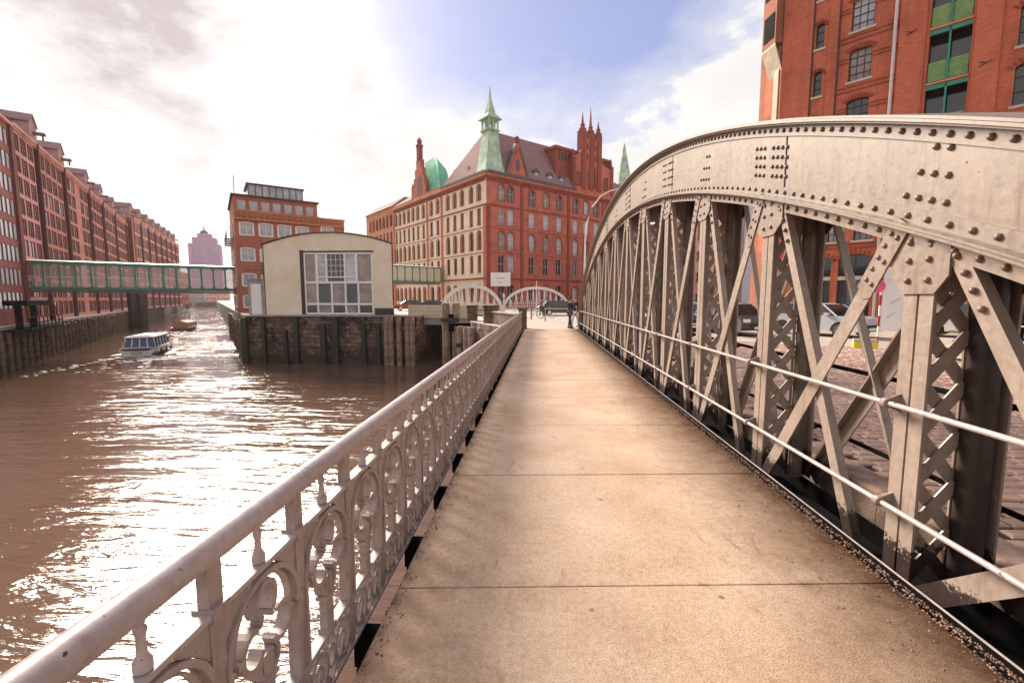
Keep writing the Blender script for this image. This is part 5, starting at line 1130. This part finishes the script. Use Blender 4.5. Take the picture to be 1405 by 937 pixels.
op = thing('orange_panel', 'tall orange stair panel standing before the pale modern block', 'panel', (*ray(999, 62), -.02)); MB().box(-.9, .9, -.1, .1, 0, 8).build('panel', mat('orange_panel', (.65, .25, .06), .5), op)
block('red brick warehouse behind the right end of the bridge', Vector((28.5, 17.0)), Vector((45, 2)), 16, BR_R, 6, 5)

# ------------------------------------------------------------------ small canal bridge with two pale arches
sb = thing('canal_bridge', 'small pale arched road bridge over the dark side channel', 'bridge', (-8.5, 44, 0))
MB().box(-4.6, 5.2, 0, 17, -.95, .02).build('deck', GREYC, sb)
MB().box(-4.6, 3.1, -.14, -.01, -.25, 1.02).build('parapet', mat('cream_parapet_paint', (.62, .52, .38), .6, var=.12), sb)
for k in range(3): MB().box(-4.6, 3.1, -.19, -.145, .05 + k * .36, .11 + k * .36).build('parapet_moulding', STONE, sb)
for (xa, xb, y, zp, nn) in ((-2.05, 4.75, 2.8, 3.2, 10), (3.3, 12.8, 18.2, 3.35, 12)):
    L = xb - xa; th = [PI * k / 40 for k in range(41)]
    o_ = [(xa + L/2 - L/2 * math.cos(q), -.1 + (zp + .1) * math.sin(q) ** .92) for q in th]; i_ = [(xa + L/2 - (L/2 - .28) * math.cos(q), -.1 + (zp - .30) * math.sin(q) ** .95) for q in th]
    m_ = MB(); m_.v = []; pts = []
    for (a1, b1), (a2, b2) in zip(o_, i_): pts += [(a1, y, b1), (a1, y + .3, b1), (a2, y + .3, b2), (a2, y, b2)]
    m_.add(pts, [(i*4+k, i*4+(k+1)%4, i*4+4+(k+1)%4, i*4+4+k) for i in range(40) for k in range(4)])
    ar_ = m_.build('arch_rib', PALEP, sb)
    m_ = MB()
    for k in range(nn):
        x0 = xa + L * (k + .5) / nn; zt = lambda xx: -.1 + (zp - .3) * max(0, 1 - ((xx - xa - L/2) / (L/2 - .28)) ** 2) ** .48
        h0 = L / nn / 2
        if zt(x0) > .5:
            m_.bar((x0, y + .12, zt(x0)), (x0 - h0 * .9, y + .12, 0), .07, .09); m_.bar((x0, y + .18, zt(x0)), (x0 + h0 * .9, y + .18, 0), .07, .09); m_.box(x0 - .05, x0 + .05, y + .08, y + .24, 0, zt(x0))
    m_.build('lattice_bars', PALEP, sb)
    m_ = MB(); m_.tube([(xa + .3, y - .1, 1.05), (xb - .3, y - .1, 1.05)], .03, 5); m_.tube([(xa + .3, y - .1, .6), (xb - .3, y - .1, .6)], .025, 5); m_.build('guard_rail', PALEP, sb)

# ------------------------------------------------------------------ abutment: stone drums, end block, parapet, dolphins
DRUM = mat('dark_sandstone', (.075, .045, .032), .8, var=.5, vscale=3, bump=.6, bscale=10, col2=(.22, .145, .10))
def drum(lab, x, y, r0, h_):
    r_ = thing('stone_bollard', lab, 'bollard', (x, y, -.3)); z = 0
    for k in range(5): 
        hh_ = h_ / 5; rr_ = r0 * (1 if k < 4 else 1.05); MB().lathe([(rr_ - .03, z), (rr_, z + .04), (rr_, z + hh_ - .05), (rr_ - .03, z + hh_ - .004)], n=18).build('stone_course', DRUM, r_, smooth=True); z += hh_
    MB().lathe([(r0 + .06, z), (r0 + .10, z + .05), (r0 + .08, z + .12), (r0 * .3, z + .2)], n=18).build('cap_stone', DRUM, r_, smooth=True)
drum('smaller round masonry drum left of the bigger one at the bridge abutment', -5.15, 34.0, .42, 1.35)
drum('biggest round masonry drum beside the far end of the railing', -3.35, 30.6, .52, 1.4)
eb = thing('end_block', 'square brown stone block where the ornate railing ends', 'pier', (-.93, 24.75, -.02)); MB().box(-.2, .24, -.3, .3, 0, 1.06).build('shaft', DRUM, eb, bevel=.02); MB().box(-.26, .30, -.36, .36, 1.06, 1.2).build('cap_stone', DRUM, eb, bevel=.03)
pw = thing('parapet_wall', 'dark stone parapet curving from the railing end to the masonry drum', 'wall', (-1.2, 25.1, -.02)); m_ = MB(); m_.bar((0, 0, .38), (-1.85, 4.8, .38), .25, .76, (1, .4, 0)); m_.build('wall', DRUM, pw); m_ = MB(); m_.bar((0, 0, .80), (-1.85, 4.8, .80), .36, .08, (1, .4, 0)); m_.build('cap_stone', GREYC, pw)
m_ = MB(); m_.bar((-2.7, 6.2, .85), (-3.7, 8.6, .85), .08, .1); m_.bar((-2.7, 6.2, .45), (-3.7, 8.6, .45), .08, .1); m_.build('rail', DARKP, pw)
tag(MB().lathe([(.3, -.35), (.3, .0), (.9, .02), (.9, .12), (.0, .13)], (0, 0, 0), 20).build('stone_ledge', STONE, None, (-3.35, 30.6, -.42)), 'pale stone ledge under the biggest masonry drum', 'ledge')
def dolphin(lab, pts, z1, r0):
    r_ = thing('dolphin', lab, 'mooring posts', (pts[0][0], pts[0][1], WZ)); x0, y0 = pts[0]
    for x, y in pts: m_ = MB(); m_.lathe([(r0, -2.5), (r0, z1 - WZ - .12), (r0 - .05, z1 - WZ), (.02, z1 - WZ + .02)], (x - x0, y - y0, 0), 10); m_.build('pile', WOOD_P, r_, smooth=True)
    m_ = MB(); xs_ = [p[0] - x0 for p in pts]; m_.box(min(xs_) - r0, max(xs_) + r0, -r0 - .1, -r0 + .05, z1 - WZ - 1.5, z1 - WZ - 1.2); m_.build('tie_beam', DARKP, r_)
    m_ = MB(); m_.box(min(xs_) + .1, max(xs_) - .1, -.2, .2, z1 - WZ - 2.3, z1 - WZ - .9); m_.build('tyre_fender', BLACK, r_)
dolphin('tall pair of brown mooring piles standing clear of the dark channel', [(-7.62, 36), (-6.80, 36.1)], 1.3, .33)
dolphin('shorter cluster of pale-topped mooring piles below the drums', [(-5.75, 32.2), (-5.2, 31.6), (-4.75, 31.0)], -.35, .27)
tag(MB().box(-1.4, 1.2, -.3, .3, -.28, -.05).build('timber_fender', BLACK, None, (-5.3, 33.0, -.1)), 'black horizontal timber beam below the smaller masonry drum', 'beam')
tag(MB().lathe([(.09, 0), (.09, .2), (.055, .25), (.05, 1.75), (.08, 1.8), (.07, 1.95), (.01, 2.0)], n=10).build('marker_post', PALEP, None, (-2.35, 29.6, -.02)), 'thin pale post standing behind the railing near its end', 'post')
tag(MB().lathe([(.08, 0), (.06, .2), (.045, 3.4), (.01, 3.45)], n=8).build('flag_pole', PALEP, None, (-.28, 45, -.02)), 'slim pale pole in front of the second small arch', 'pole')

# ------------------------------------------------------------------ street lamp
sl_ = thing('street_lamp', 'tall pale street lamp with long curved arm above the end of the footway', 'lamp', (3.6, 36, -.02))
m_ = MB(); m_.tube([(0, 0, 0), (0, 0, 1.2), (0, 0, 6.2), (.12, 0, 7.6), (.5, 0, 8.8), (1.15, 0, 9.65), (1.9, 0, 10.05), (2.5, 0, 10.15)], [.11, .10, .07, .065, .06, .055, .05, .05], 10); m_.build('mast', PALEP, sl_, smooth=True)
m_ = MB(); m_.lathe([(.03, .1), (.12, .05), (.22, -.12), (.20, -.16)], (2.6, 0, 10.1), 12); m_.build('lamp_head', DARKP, sl_); m_ = MB(); m_.lathe([(.18, -.16), (.12, -.24), (.02, -.27)], (2.6, 0, 10.1), 12); m_.build('lamp_glass', WHITE, sl_)

# ------------------------------------------------------------------ cars
def car(lab, x, y, rz, paint, L=4.2, W=1.74, H_=1.45, van=False):
    r_ = thing('parked_car', lab, 'car', (x, y, .0), R(rz), 'parked cars'); h = W / 2
    body = [(-L/2, .35), (-L/2 - .02, .62), (-L/2 + .08, .82), (-L/2 + 1.0, .92), (L/2 - .75, .95), (L/2 - .1, .88), (L/2, .6), (L/2 - .03, .32)]
    m_ = MB()
    def wheel_cut(cx0): return [(cx0 - .36, .25), (cx0 - .33, .45), (cx0 - .18, .62), (cx0, .67), (cx0 + .18, .62), (cx0 + .33, .45), (cx0 + .36, .25)]
    lower = [(L/2 - .1, .24)] + wheel_cut(L/2 - .8)[::-1] + wheel_cut(-L/2 + .82)[::-1] + [(-L/2 + .08, .26)]
    P = body + lower
    for s in (-1, 1): m_.poly([(a_, s * h, b_) for a_, b_ in P])
    ins = .05
    for i in range(len(P)): (a1, b1), (a2, b2) = P[i], P[(i + 1) % len(P)]; m_.quad((a1, -h, b1), (a1, h, b1), (a2, h, b2), (a2, -h, b2))
    m_.build('body', paint, r_, bevel=.03)
    gh = [(-L/2 + .95, .90), (-L/2 + 1.65, H_ - .06), (-L/2 + 2.0, H_), (L/2 - .95, H_), (L/2 - .62, H_ - .1), (L/2 - .28, .93)] if not van else [(-L/2 + .7, .9), (-L/2 + 1.2, H_ - .06), (-L/2 + 1.5, H_), (L/2 - .2, H_), (L/2 - .1, H_ - .1), (L/2 - .05, .93)]
    m_ = MB(); n_ = len(gh); tp_ = [h - .06 if b_ < 1 else h - .24 for a_, b_ in gh]
    A = [(a_, -t_, b_) for (a_, b_), t_ in zip(gh, tp_)]; B = [(a_, t_, b_) for (a_, b_), t_ in zip(gh, tp_)]
    m_.add(A + B, [tuple(range(n_)), tuple(range(n_, 2*n_))] + [(i, i + 1, n_ + i + 1, n_ + i) for i in range(n_ - 1)]); m_.build('cabin', GL_D, r_)
    m_ = MB(); m_.add([(gh[1][0] + .05, -h + .25, H_ - .05), (gh[4][0], -h + .25, H_ - .08), (gh[4][0], h - .25, H_ - .08), (gh[1][0] + .05, h - .25, H_ - .05), (gh[2][0], -h + .28, H_ + .012), (gh[3][0], -h + .28, H_ + .012), (gh[3][0], h - .28, H_ + .012), (gh[2][0], h - .28, H_ + .012)], [(4,5,6,7),(0,1,5,4),(1,2,6,5),(2,3,7,6),(3,0,4,7)])
    for s in (-1, 1):
        for (a_, b_), (c_, d_) in ((gh[0], gh[1]), (gh[5], gh[4])): m_.bar((a_, s * (h - .07), b_), (c_, s * (h - .235), d_), .05, .08)
        m_.bar((0.1, s * (h - .055), .93), (0.05, s * (h - .23), H_ - .03), .04, .08)
    m_.build('roof', paint, r_)
    for sx_ in (-L/2 + .82, L/2 - .8):
        for s in (-1, 1):
            q = MB(); q.xf = Matrix.Translation((sx_, s * (h - .11), .31)) @ Matrix.Rotation(PI/2, 4, 'X'); q.lathe([(.2, -.1), (.29, -.1), (.31, -.06), (.31, .06), (.29, .1), (.2, .1)], n=18); w_ = q.build('wheel', RUBBER, r_, smooth=True)
            q = MB(); q.xf = Matrix.Translation((sx_, s * (h - .015), .31)) @ Matrix.Rotation(PI/2, 4, 'X'); q.lathe([(.19, -.02), (.19, .01), (.05, .02)], n=12); q.build('rim', CHROME, w_)
    for s in (-1, 1):
        q = MB(); q.box(-L/2 - .03, -L/2 + .12, s * .62 - .16, s * .62 + .16, .62, .76); q.build('headlight', WHITE, r_); q = MB(); q.box(L/2 - .14, L/2 + .02, s * .66 - .13, s * .66 + .13, .66, .84); q.build('taillight', LAMPR, r_)
        q = MB(); q.box(-L/2 + 1.2, -L/2 + 1.38, s * (h + .08) - .08, s * (h + .08) + .08, .93, 1.05); q.build('mirror', paint, r_)
    q = MB(); q.box(-L/2 - .035, -L/2 + .02, -.45, .45, .42, .55); q.build('grille', RUBBER, r_); q = MB(); q.box(-L/2 - .045, -L/2 - .03, -.26, .26, .33, .43); q.box(L/2 + .005, L/2 + .02, -.26, .26, .5, .6); q.build('number_plate', WHITE, r_)
    return r_
def paint(n_, c_): return mat(n_, c_, .25, var=.04, coat=.6)
P_BLUE, P_BLK, P_SIL, P_DG, P_RED, P_WHT = paint('blue_car_paint', (.03, .06, .2)), paint('black_car_paint', (.015, .015, .018)), paint('silver_car_paint', (.45, .47, .5)), paint('dark_grey_car_paint', (.05, .045, .05)), paint('red_car_paint', (.3, .03, .03)), paint('white_car_paint', (.7, .7, .7))
car('dark blue car glimpsed between the posts in mid truss', *ray(948, 24.5), 80, P_BLUE)
car('black car glimpsed through the truss, right of the blue one', *ray(1003, 21.5), 100, P_BLK)
car('silver hatchback parked at the foot of the right warehouse', *ray(1128, 20.5), 115, P_SIL)
car('dark grey car crossing beyond the end of the footway', *ray(770, 45), 185, P_DG)
car('white car beyond the truss, hidden mostly by near posts', *ray(1345, 19), 130, P_WHT)
car('red car behind the cream parapet of the small bridge', *ray(562, 63), 20, P_RED)
car('black car behind the cream parapet, nearer the small arch', *ray(590, 60), 10, P_BLK)

# ------------------------------------------------------------------ people at the end of the footway
SKIN = mat('skin', (.55, .32, .24), .6, var=.05)
def skinned(name, m_, nodes, edges, par, root=0, lvl=1):
    me = bpy.data.meshes.new(name); me.from_pydata([n_[0] for n_ in nodes], edges, []); me.materials.append(m_)
    o = place(name, me, par); md = o.modifiers.new('skin', 'SKIN'); md.use_smooth_shade = True
    for i, n_ in enumerate(nodes):
        sv = me.skin_vertices[0].data[i]; sv.radius = (n_[1], n_[2] if len(n_) > 2 else n_[1]); sv.use_root = i == root
    s_ = o.modifiers.new('sub', 'SUBSURF'); s_.levels = lvl; s_.render_levels = lvl
    return o
def person(lab, x, y, rz, H_, jacket, trousers, hair, arm_l, arm_r, stride=.12, bag=None):
    """faces -y before turning; arm_* = elbow and wrist offsets from the shoulder"""
    r_ = thing('person', lab, 'person', (x, y, .0), R(rz)); k = H_ / 1.78
    def S(p): return tuple(c_ * k for c_ in p)
    sh = 1.42
    legs = []
    for s, st in ((-1, stride), (1, -stride)):
        legs.append([(s*.09, 0, .92), (s*.10, -st*.5 - .02, .50), (s*.10, -st, .09)])
    Nn = [((0, 0, .98), .13, .10), ((0, 0, 1.18), .13, .095), ((0, 0, 1.38), .15, .10), ((0, 0, 1.49), .055, .055), ((0, -.01, 1.56), .055, .06), ((0, -.02, 1.65), .078, .095), ((0, -.02, 1.73), .062, .075)]
    E = [(i, i + 1) for i in range(6)]
    for s, lg in zip((-1, 1), legs):
        b_ = len(Nn); Nn += [(lg[0], .085), (lg[1], .058), (lg[2], .042), ((lg[2][0], lg[2][1] - .14, .04), .038)]; E += [(0, b_), (b_, b_ + 1), (b_ + 1, b_ + 2), (b_ + 2, b_ + 3)]
    arms = []
    for s, am in ((-1, arm_l), (1, arm_r)):
        b_ = len(Nn); s0 = (s * .17, 0, sh); el = tuple(a_ + c_ for a_, c_ in zip(s0, am[0])); wr = tuple(a_ + c_ for a_, c_ in zip(s0, am[1])); arms.append((s0, el, wr))
        d = (Vector(wr) - Vector(el)).normalized(); hd = Vector(wr) + d * .07
        Nn += [(s0, .05), (el, .038), (wr, .027), (tuple(hd), .034, .02)]; E += [(2, b_), (b_, b_ + 1), (b_ + 1, b_ + 2), (b_ + 2, b_ + 3)]
        sd_ = d.cross(Vector((0, 1, .2))).normalized()
        for f_ in range(5):
            t_ = hd + sd_ * ((f_ - 2) * .016) + d * (.075 - abs(f_ - 1.6) * .012) if f_ < 4 else hd + sd_ * .045 + d * .02
            Nn.append((tuple(t_), .009)); E.append((b_ + 3, len(Nn) - 1))
    Nn = [(S(n_[0]), *[q * k for q in n_[1:]]) for n_ in Nn]
    skinned('body', SKIN, Nn, E, r_)
    J = [((0, 0, .88), .155, .125), ((0, 0, 1.15), .145, .115), ((0, 0, 1.36), .165, .12), ((0, 0, 1.47), .075, .075)]; JE = [(0, 1), (1, 2), (2, 3)]
    for s0, el, wr in arms:
        b_ = len(J); J += [(s0, .068), (el, .055), (wr, .042)]; JE += [(2, b_), (b_, b_ + 1), (b_ + 1, b_ + 2)]
    skinned('jacket', jacket, [(S(n_[0]), *[q * k for q in n_[1:]]) for n_ in J], JE, r_)
    T_ = [((0, 0, .93), .14, .12)]; TE = []
    for lg in legs: b_ = len(T_); T_ += [((lg[0][0], lg[0][1], .86), .095), (lg[1], .072), ((lg[2][0], lg[2][1], .10), .058)]; TE += [(0, b_), (b_, b_ + 1), (b_ + 1, b_ + 2)]
    skinned('trousers', trousers, [(S(n_[0]), *[q * k for q in n_[1:]]) for n_ in T_], TE, r_)
    m_ = MB()
    for lg in legs:
        c_ = Vector(lg[2]) * k; m_.xf = Matrix.Translation((c_.x, c_.y - .05, 0)); m_.prism([(-.045, -.15, .0), (.045, -.15, .0), (.05, .10, .0), (-.05, .10, .0)], (0, 0, .05)); m_.prism([(-.04, -.06, .05), (.04, -.06, .05), (.045, .10, .05), (-.045, .10, .05)], (0, 0, .05)); m_.xf = None
    m_.build('shoes', RUBBER, r_, bevel=.015)
    m_ = MB(); m_.lathe([(.075, -.07), (.098, -.02), (.098, .045), (.07, .095), (.02, .115)], (0, .012 * k, 1.70 * k), 14); m_.build('hair', hair, r_, smooth=True)
    m_ = MB(); m_.lathe([(.002, -.02), (.014, -.012), (.004, .02)], (0, -.118 * k, 1.655 * k), 6)
    for s in (-1, 1): m_.lathe([(.004, -.03), (.016, 0), (.006, .03)], (s * .088 * k, 0, 1.655 * k), 6)
    m_.build('nose_and_ears', SKIN, r_)
    m_ = MB()
    for s in (-1, 1): m_.lathe([(.002, -.008), (.01, 0), (.002, .008)], (s * .032 * k, -.108 * k, 1.675 * k), 6)
    m_.box(-.025, .025, -.115 * k, -.10 * k, 1.608 * k, 1.616 * k); m_.build('eyes_and_mouth', DARKP, r_)
    return r_
CL_D = mat('dark_navy_cloth', (.02, .02, .035), .9, var=.2); CL_J = mat('dark_trousers_cloth', (.03, .03, .04), .9); CL_L = mat('pale_jacket_cloth', (.5, .5, .55), .9); CL_R = mat('maroon_cloth', (.16, .03, .04), .9)
HAIR_D = mat('dark_hair', (.04, .02, .015), .8); HAIR_R = mat('reddish_hair', (.22, .05, .03), .8)
down = ((.05, -.02, -.28), (.03, -.10, -.52))
def mir(a_): return tuple((-p[0], p[1], p[2]) for p in a_)
person('person in dark navy jacket and trousers leaning by the far end of the truss', 1.72, 25.2, 60, 1.74, CL_D, CL_J, HAIR_D, mir(down), ((.06, -.06, -.26), (-.02, -.26, -.20)))
person('second person with pale shoulder bag half hidden behind the truss end', 2.12, 26.4, -40, 1.76, CL_D, CL_L, HAIR_R, mir(down), down, .2)
person('small figure in maroon walking past beyond the footway', .2, 44, 90, 1.72, CL_R, CL_J, HAIR_D, mir(down), down, .2)
person('small figure in pale jacket beyond the footway, right of the maroon one', .75, 47, -90, 1.7, CL_L, CL_J, HAIR_D, mir(down), down, .2)
person('person in dark clothes on the small bridge behind its parapet', *ray(568, 50), 90, 1.75, CL_D, CL_J, HAIR_D, mir(down), down)

# ------------------------------------------------------------------ boats
def hull(m_, L, Bm, z0, z1, sheer=.25, mi=0):
    n_ = 10; secs = []
    for i in range(n_ + 1):
        t_ = i / n_; b_ = Bm / 2 * (1 - max(0, (t_ - .45) / .55) ** 2.2) * (.86 + .14 * min(1, t_ / .3)); zt = z1 + sheer * t_ ** 2; x = -L/2 + L * t_
        secs.append([(x, -b_, zt), (x - .1 * t_, -b_ * .92, (z0 + zt) / 2), (x - .35 * t_, -b_ * .6, z0), (x - .35 * t_, b_ * .6, z0), (x - .1 * t_, b_ * .92, (z0 + zt) / 2), (x, b_, zt)])
    m_.add([p for s_ in secs for p in s_], [(i*6+k, i*6+k+1, i*6+7+k, i*6+6+k) for i in range(n_) for k in range(5)] + [(0,1,2,3,4,5)] + [(i*6+5, i*6, i*6+6, i*6+11) for i in range(n_)], mi)
HWHT = mat('boat_white', (.72, .70, .68), .3, var=.05, coat=.5); HBLU = mat('boat_blue', (.02, .05, .28), .3, coat=.5)
p = ray(204, 51.5); la = thing('tour_launch', 'white and blue glass-roofed tour launch on the canal', 'boat', (p.x, p.y, WZ), R(118))
m_ = MB(); hull(m_, 9.5, 3.3, -.3, .85); m_.build('hull', HWHT, la); m_ = MB(); hull(m_, 9.56, 3.36, .62, .80, .24); m_.build('blue_stripe', HBLU, la)
m_ = MB(); m_.prism([(-3.6, 0, .86), (-3.3, 0, 1.85), (1.7, 0, 1.85), (2.6, 0, .95)], (0, 0, 0.001))
m_ = MB(); A = [(-3.7, -1.35, .86), (2.6, -1.25, .95), (2.6, 1.25, .95), (-3.7, 1.35, .86)]; B = [(-3.4, -1.2, 1.9), (1.8, -1.1, 1.9), (1.8, 1.1, 1.9), (-3.4, 1.2, 1.9)]; m_.add(A + B, [(0,1,5,4),(1,2,6,5),(2,3,7,6),(3,0,4,7),(4,5,6,7)]); m_.build('cabin_glazing', mat('blue_cabin_glass', (.02, .04, .16), .1), la)
m_ = MB(); m_.prism([(-3.7, -1.3, 1.9), (2.1, -1.2, 1.9), (2.1, 1.2, 1.9), (-3.7, 1.3, 1.9)], (0, 0, .14)); m_.prism([(-3.3, -.9, 2.04), (1.6, -.8, 2.04), (1.6, .8, 2.04), (-3.3, .9, 2.04)], (0, 0, .1)); m_.build('roof', HWHT, la, bevel=.04)
for k in range(6):
    for s in (-1, 1): m_ = MB(); x = -3.5 + k * 1.1; m_.bar((x - .05, s*1.36, .86), (x + .05, s*1.22, 1.9), .05, .09); m_.build('window_pillar', HWHT, la)
for s in (-.7, 0, .7): m_ = MB(); m_.bar((-3.73, s, .86), (-3.43, s*.9, 1.9), .09, .05, (0, 1, 0)); m_.build('window_pillar', HWHT, la)
CAB = [(-2.6, -.6), (-2.5, .5), (-1.4, -.6), (-1.3, .55), (-.2, -.5), (.0, .6), (1.2, 0)]
for i_, (px_, py_) in enumerate(CAB):
    q = MB(); q.lathe([(.05, .9), (.2, .95), (.2, 1.35), (.08, 1.45), (.1, 1.5), (.1, 1.62), (.02, 1.7)], (px_, py_, 0), 8); q.build('seated_passenger', (CL_R, CL_L, CL_D)[i_ % 3], la)
m_ = MB(); m_.tube([(2.7, -1.2, .9), (2.8, -1.15, 1.55), (4.2, -.45, 1.65), (4.6, 0, 1.65), (4.2, .45, 1.65), (2.8, 1.15, 1.55), (2.7, 1.2, .9)], .025, 6); m_.build('bow_rail', CHROME, la)
for x_ in (-3, -1, 1): q = MB(); q.lathe([(.02, -.25), (.11, -.2), (.11, .2), (.02, .25)], (x_, -1.72, .45), 8); q.build('fender', DARKP, la)
m_ = MB(); m_.box(-5.0, -4.6, -1.2, 1.2, .86, 1.0); m_.box(-4.82, -4.78, -.5, .5, .25, .5); m_.build('stern_bench', STONE, la); m_ = MB(); m_.tube([(-4.5, 1.2, .86), (-4.5, 1.2, 1.6)], .02, 5); m_.tube([(4.2, 0, 1.1), (4.2, 0, 2.0)], .02, 5); m_.build('flag_staff', HWHT, la)
p = ray(255, 88); bb = thing('barge', 'tan covered wooden barge farther up the canal', 'boat', (p.x, p.y, WZ), R(112))
m_ = MB(); hull(m_, 8, 3.2, -.3, .7); m_.build('hull', mat('barge_brown', (.25, .12, .07), .5), bb); m_ = MB(); m_.prism([(-3, -1.3, .7), (-3, -1.1, 1.6), (-3, 0, 2.0), (-3, 1.1, 1.6), (-3, 1.3, .7)], (5.0, 0, 0)); m_.build('canvas_cover', mat('tan_canvas', (.45, .28, .18), .8), bb); m_ = MB(); m_.tube([(2.2, 0, .7), (2.2, 0, 3)], .05, 6); m_.build('mast', DARKP, bb)
p = ray(311, 190); fb = thing('motor_boat', 'tiny dark motor boat far up the canal', 'boat', (p.x, p.y, WZ), R(125)); m_ = MB(); hull(m_, 7, 2.6, -.3, .9); m_.build('hull', DARKP, fb); m_ = MB(); m_.box(-2.4, 1, -.9, .9, .9, 2.0); m_.build('cabin', HWHT, fb)
FOAM = mat('foam', (.75, .68, .62), .6, var=.1)
m_ = MB(); rnd = random.Random(3)
for (bx_, by_, hd_, L, nn) in ((*ray(204, 51.5), 118, 13, 240), (*ray(255, 88), 112, 10, 90)):
    fx_, fy_ = math.cos(R(hd_)), math.sin(R(hd_))
    for k in range(nn):
        t_ = rnd.random(); side = rnd.choice((-1, 1)); d_ = -4.2 - t_ * L; o_ = side * (1.3 + t_ * 2.4 + rnd.gauss(0, .3)) if rnd.random() < .7 else rnd.gauss(0, .8)
        if rnd.random() < .35: d_ = 4 - rnd.random() * 8; o_ = side * (1.75 + rnd.random() * .35 + (4 - d_) * .06)
        cx0, cy0 = bx_ + fx_ * d_ - fy_ * o_, by_ + fy_ * d_ + fx_ * o_; r0 = rnd.uniform(.05, .2) * (1.2 - t_ * .7)
        m_.poly([(cx0 + r0 * (1.7 + rnd.random()) * math.cos(a_), cy0 + r0 * math.sin(a_), WZ + .05 + .004 * (k % 5)) for a_ in [0, 1.2, 2.3, 3.3, 4.4, 5.3]])
o = stuff(m_.build('wake_foam', FOAM)); o['label'] = 'white foam streaks round the launch and the barge'

# ------------------------------------------------------------------ bits of street furniture beyond the truss
bn = thing('banner_stand', 'white banner with grey slanting strokes on a striped pole beyond the truss', 'banner', (*ray(1206, 15.5), -.02), R(-25))
MB().box(.05, .95, -.02, .02, .55, 2.75).build('banner_cloth', WHITE, bn)
m_ = MB(); 
for x, z in ((.2, 2.3), (.5, 2.05), (.3, 1.5), (.6, 1.3), (.7, 1.9), (.2, 1.0)): m_.bar((x, -.026, z), (x + .22, -.026, z + .2), .008, .03)
m_.build('slanting_strokes', GREYC, bn)
for k in range(8): MB().lathe([(.035, k * .36), (.035, k * .36 + .36)], n=8).build('pole_band', WHITE if k % 2 else LAMPR, bn)
m_ = MB(); m_.xf = Matrix.Translation((-.12, -.05, 2.1)) @ Matrix.Rotation(PI/2, 4, 'X'); m_.lathe([(.22, -.01), (.22, .01)], n=16); m_.build('round_sign', mat('pink_sign', (.75, .1, .25), .5), bn)
rb = thing('road_barrier', 'low yellow and tan road barrier beyond the truss by the banner', 'barrier', (*ray(1190, 15.0), -.02), R(-20)); MB().box(-.35, .3, -.12, .12, 0, .2).build('foot_block', mat('yellow_plastic', (.75, .6, .02), .5), rb); MB().box(-.35, .3, -.08, .08, .2, .32).build('top_bar', STONE, rb)
bkm = {}
def bicycle(lab, x, y, rz):
    r_ = thing('bicycle', lab, 'bicycle', (x, y, -.02), R(rz))
    for sx_ in (-.5, .5): m_ = MB(); m_.tube([(sx_ + .33 * math.cos(a_ * PI / 10), 0, .34 + .33 * math.sin(a_ * PI / 10)) for a_ in range(20)], .017, 5, closed=True); m_.build('wheel', RUBBER, r_)
    m_ = MB(); m_.tube([(-.5, 0, .34), (-.12, 0, .32), (.36, 0, .82), (-.2, 0, .78), (-.12, 0, .32)], .018, 6); m_.tube([(-.5, 0, .34), (-.2, 0, .78), (-.22, 0, .92)], .014, 6); m_.tube([(.5, 0, .34), (.38, 0, .78), (.34, 0, 1.0)], .016, 6); m_.build('frame', P_DG, r_)
    m_ = MB(); m_.tube([(.30, -.25, 1.0), (.36, 0, 1.02), (.30, .25, 1.0)], .014, 6); m_.build('handlebar', CHROME, r_); m_ = MB(); m_.prism([(-.34, -.07, .92), (-.34, .07, .92), (-.1, .02, .92), (-.1, -.02, .92)], (0, 0, .05)); m_.build('saddle', RUBBER, r_)
bicycle('bicycle leaning beyond the end of the footway, left one', -.35, 38, 15); bicycle('bicycle leaning beyond the end of the footway, right one', .6, 38.6, 5)
bicycle('bicycle in the gap right of the nearest truss post', *ray(1340, 13.5), -30); bicycle('bicycle at the far right beyond the cobbles', *ray(1385, 12.5), -20)
hb = thing('hand_barrier', 'thin pale tubular barrier beyond the end of the footway', 'barrier', (1.35, 33, -.02)); m_ = MB(); m_.tube([(-.9, 0, 0), (-.9, 0, .95), (.8, 0, .95), (.8, 0, 0)], .03, 6); m_.tube([(-.9, 0, .5), (.8, 0, .5)], .025, 6); m_.build('tube_frame', PALEP, hb)
for i, (u, D, lab) in enumerate(((729, 36, 'first thin bollard beyond the footway, left one'), (748, 33, 'second thin bollard beyond the footway, by the bicycles'), (1362, 12.8, 'bollard with dark cap at the far right beyond the truss'))):
    tag(MB().lathe([(.06, 0), (.05, .05), (.045, .85), (.07, .88), (.06, .95), (.01, 1.0)], n=10).build('bollard', DRUM, None, (*ray(u, D), -.02)), lab, 'bollard')
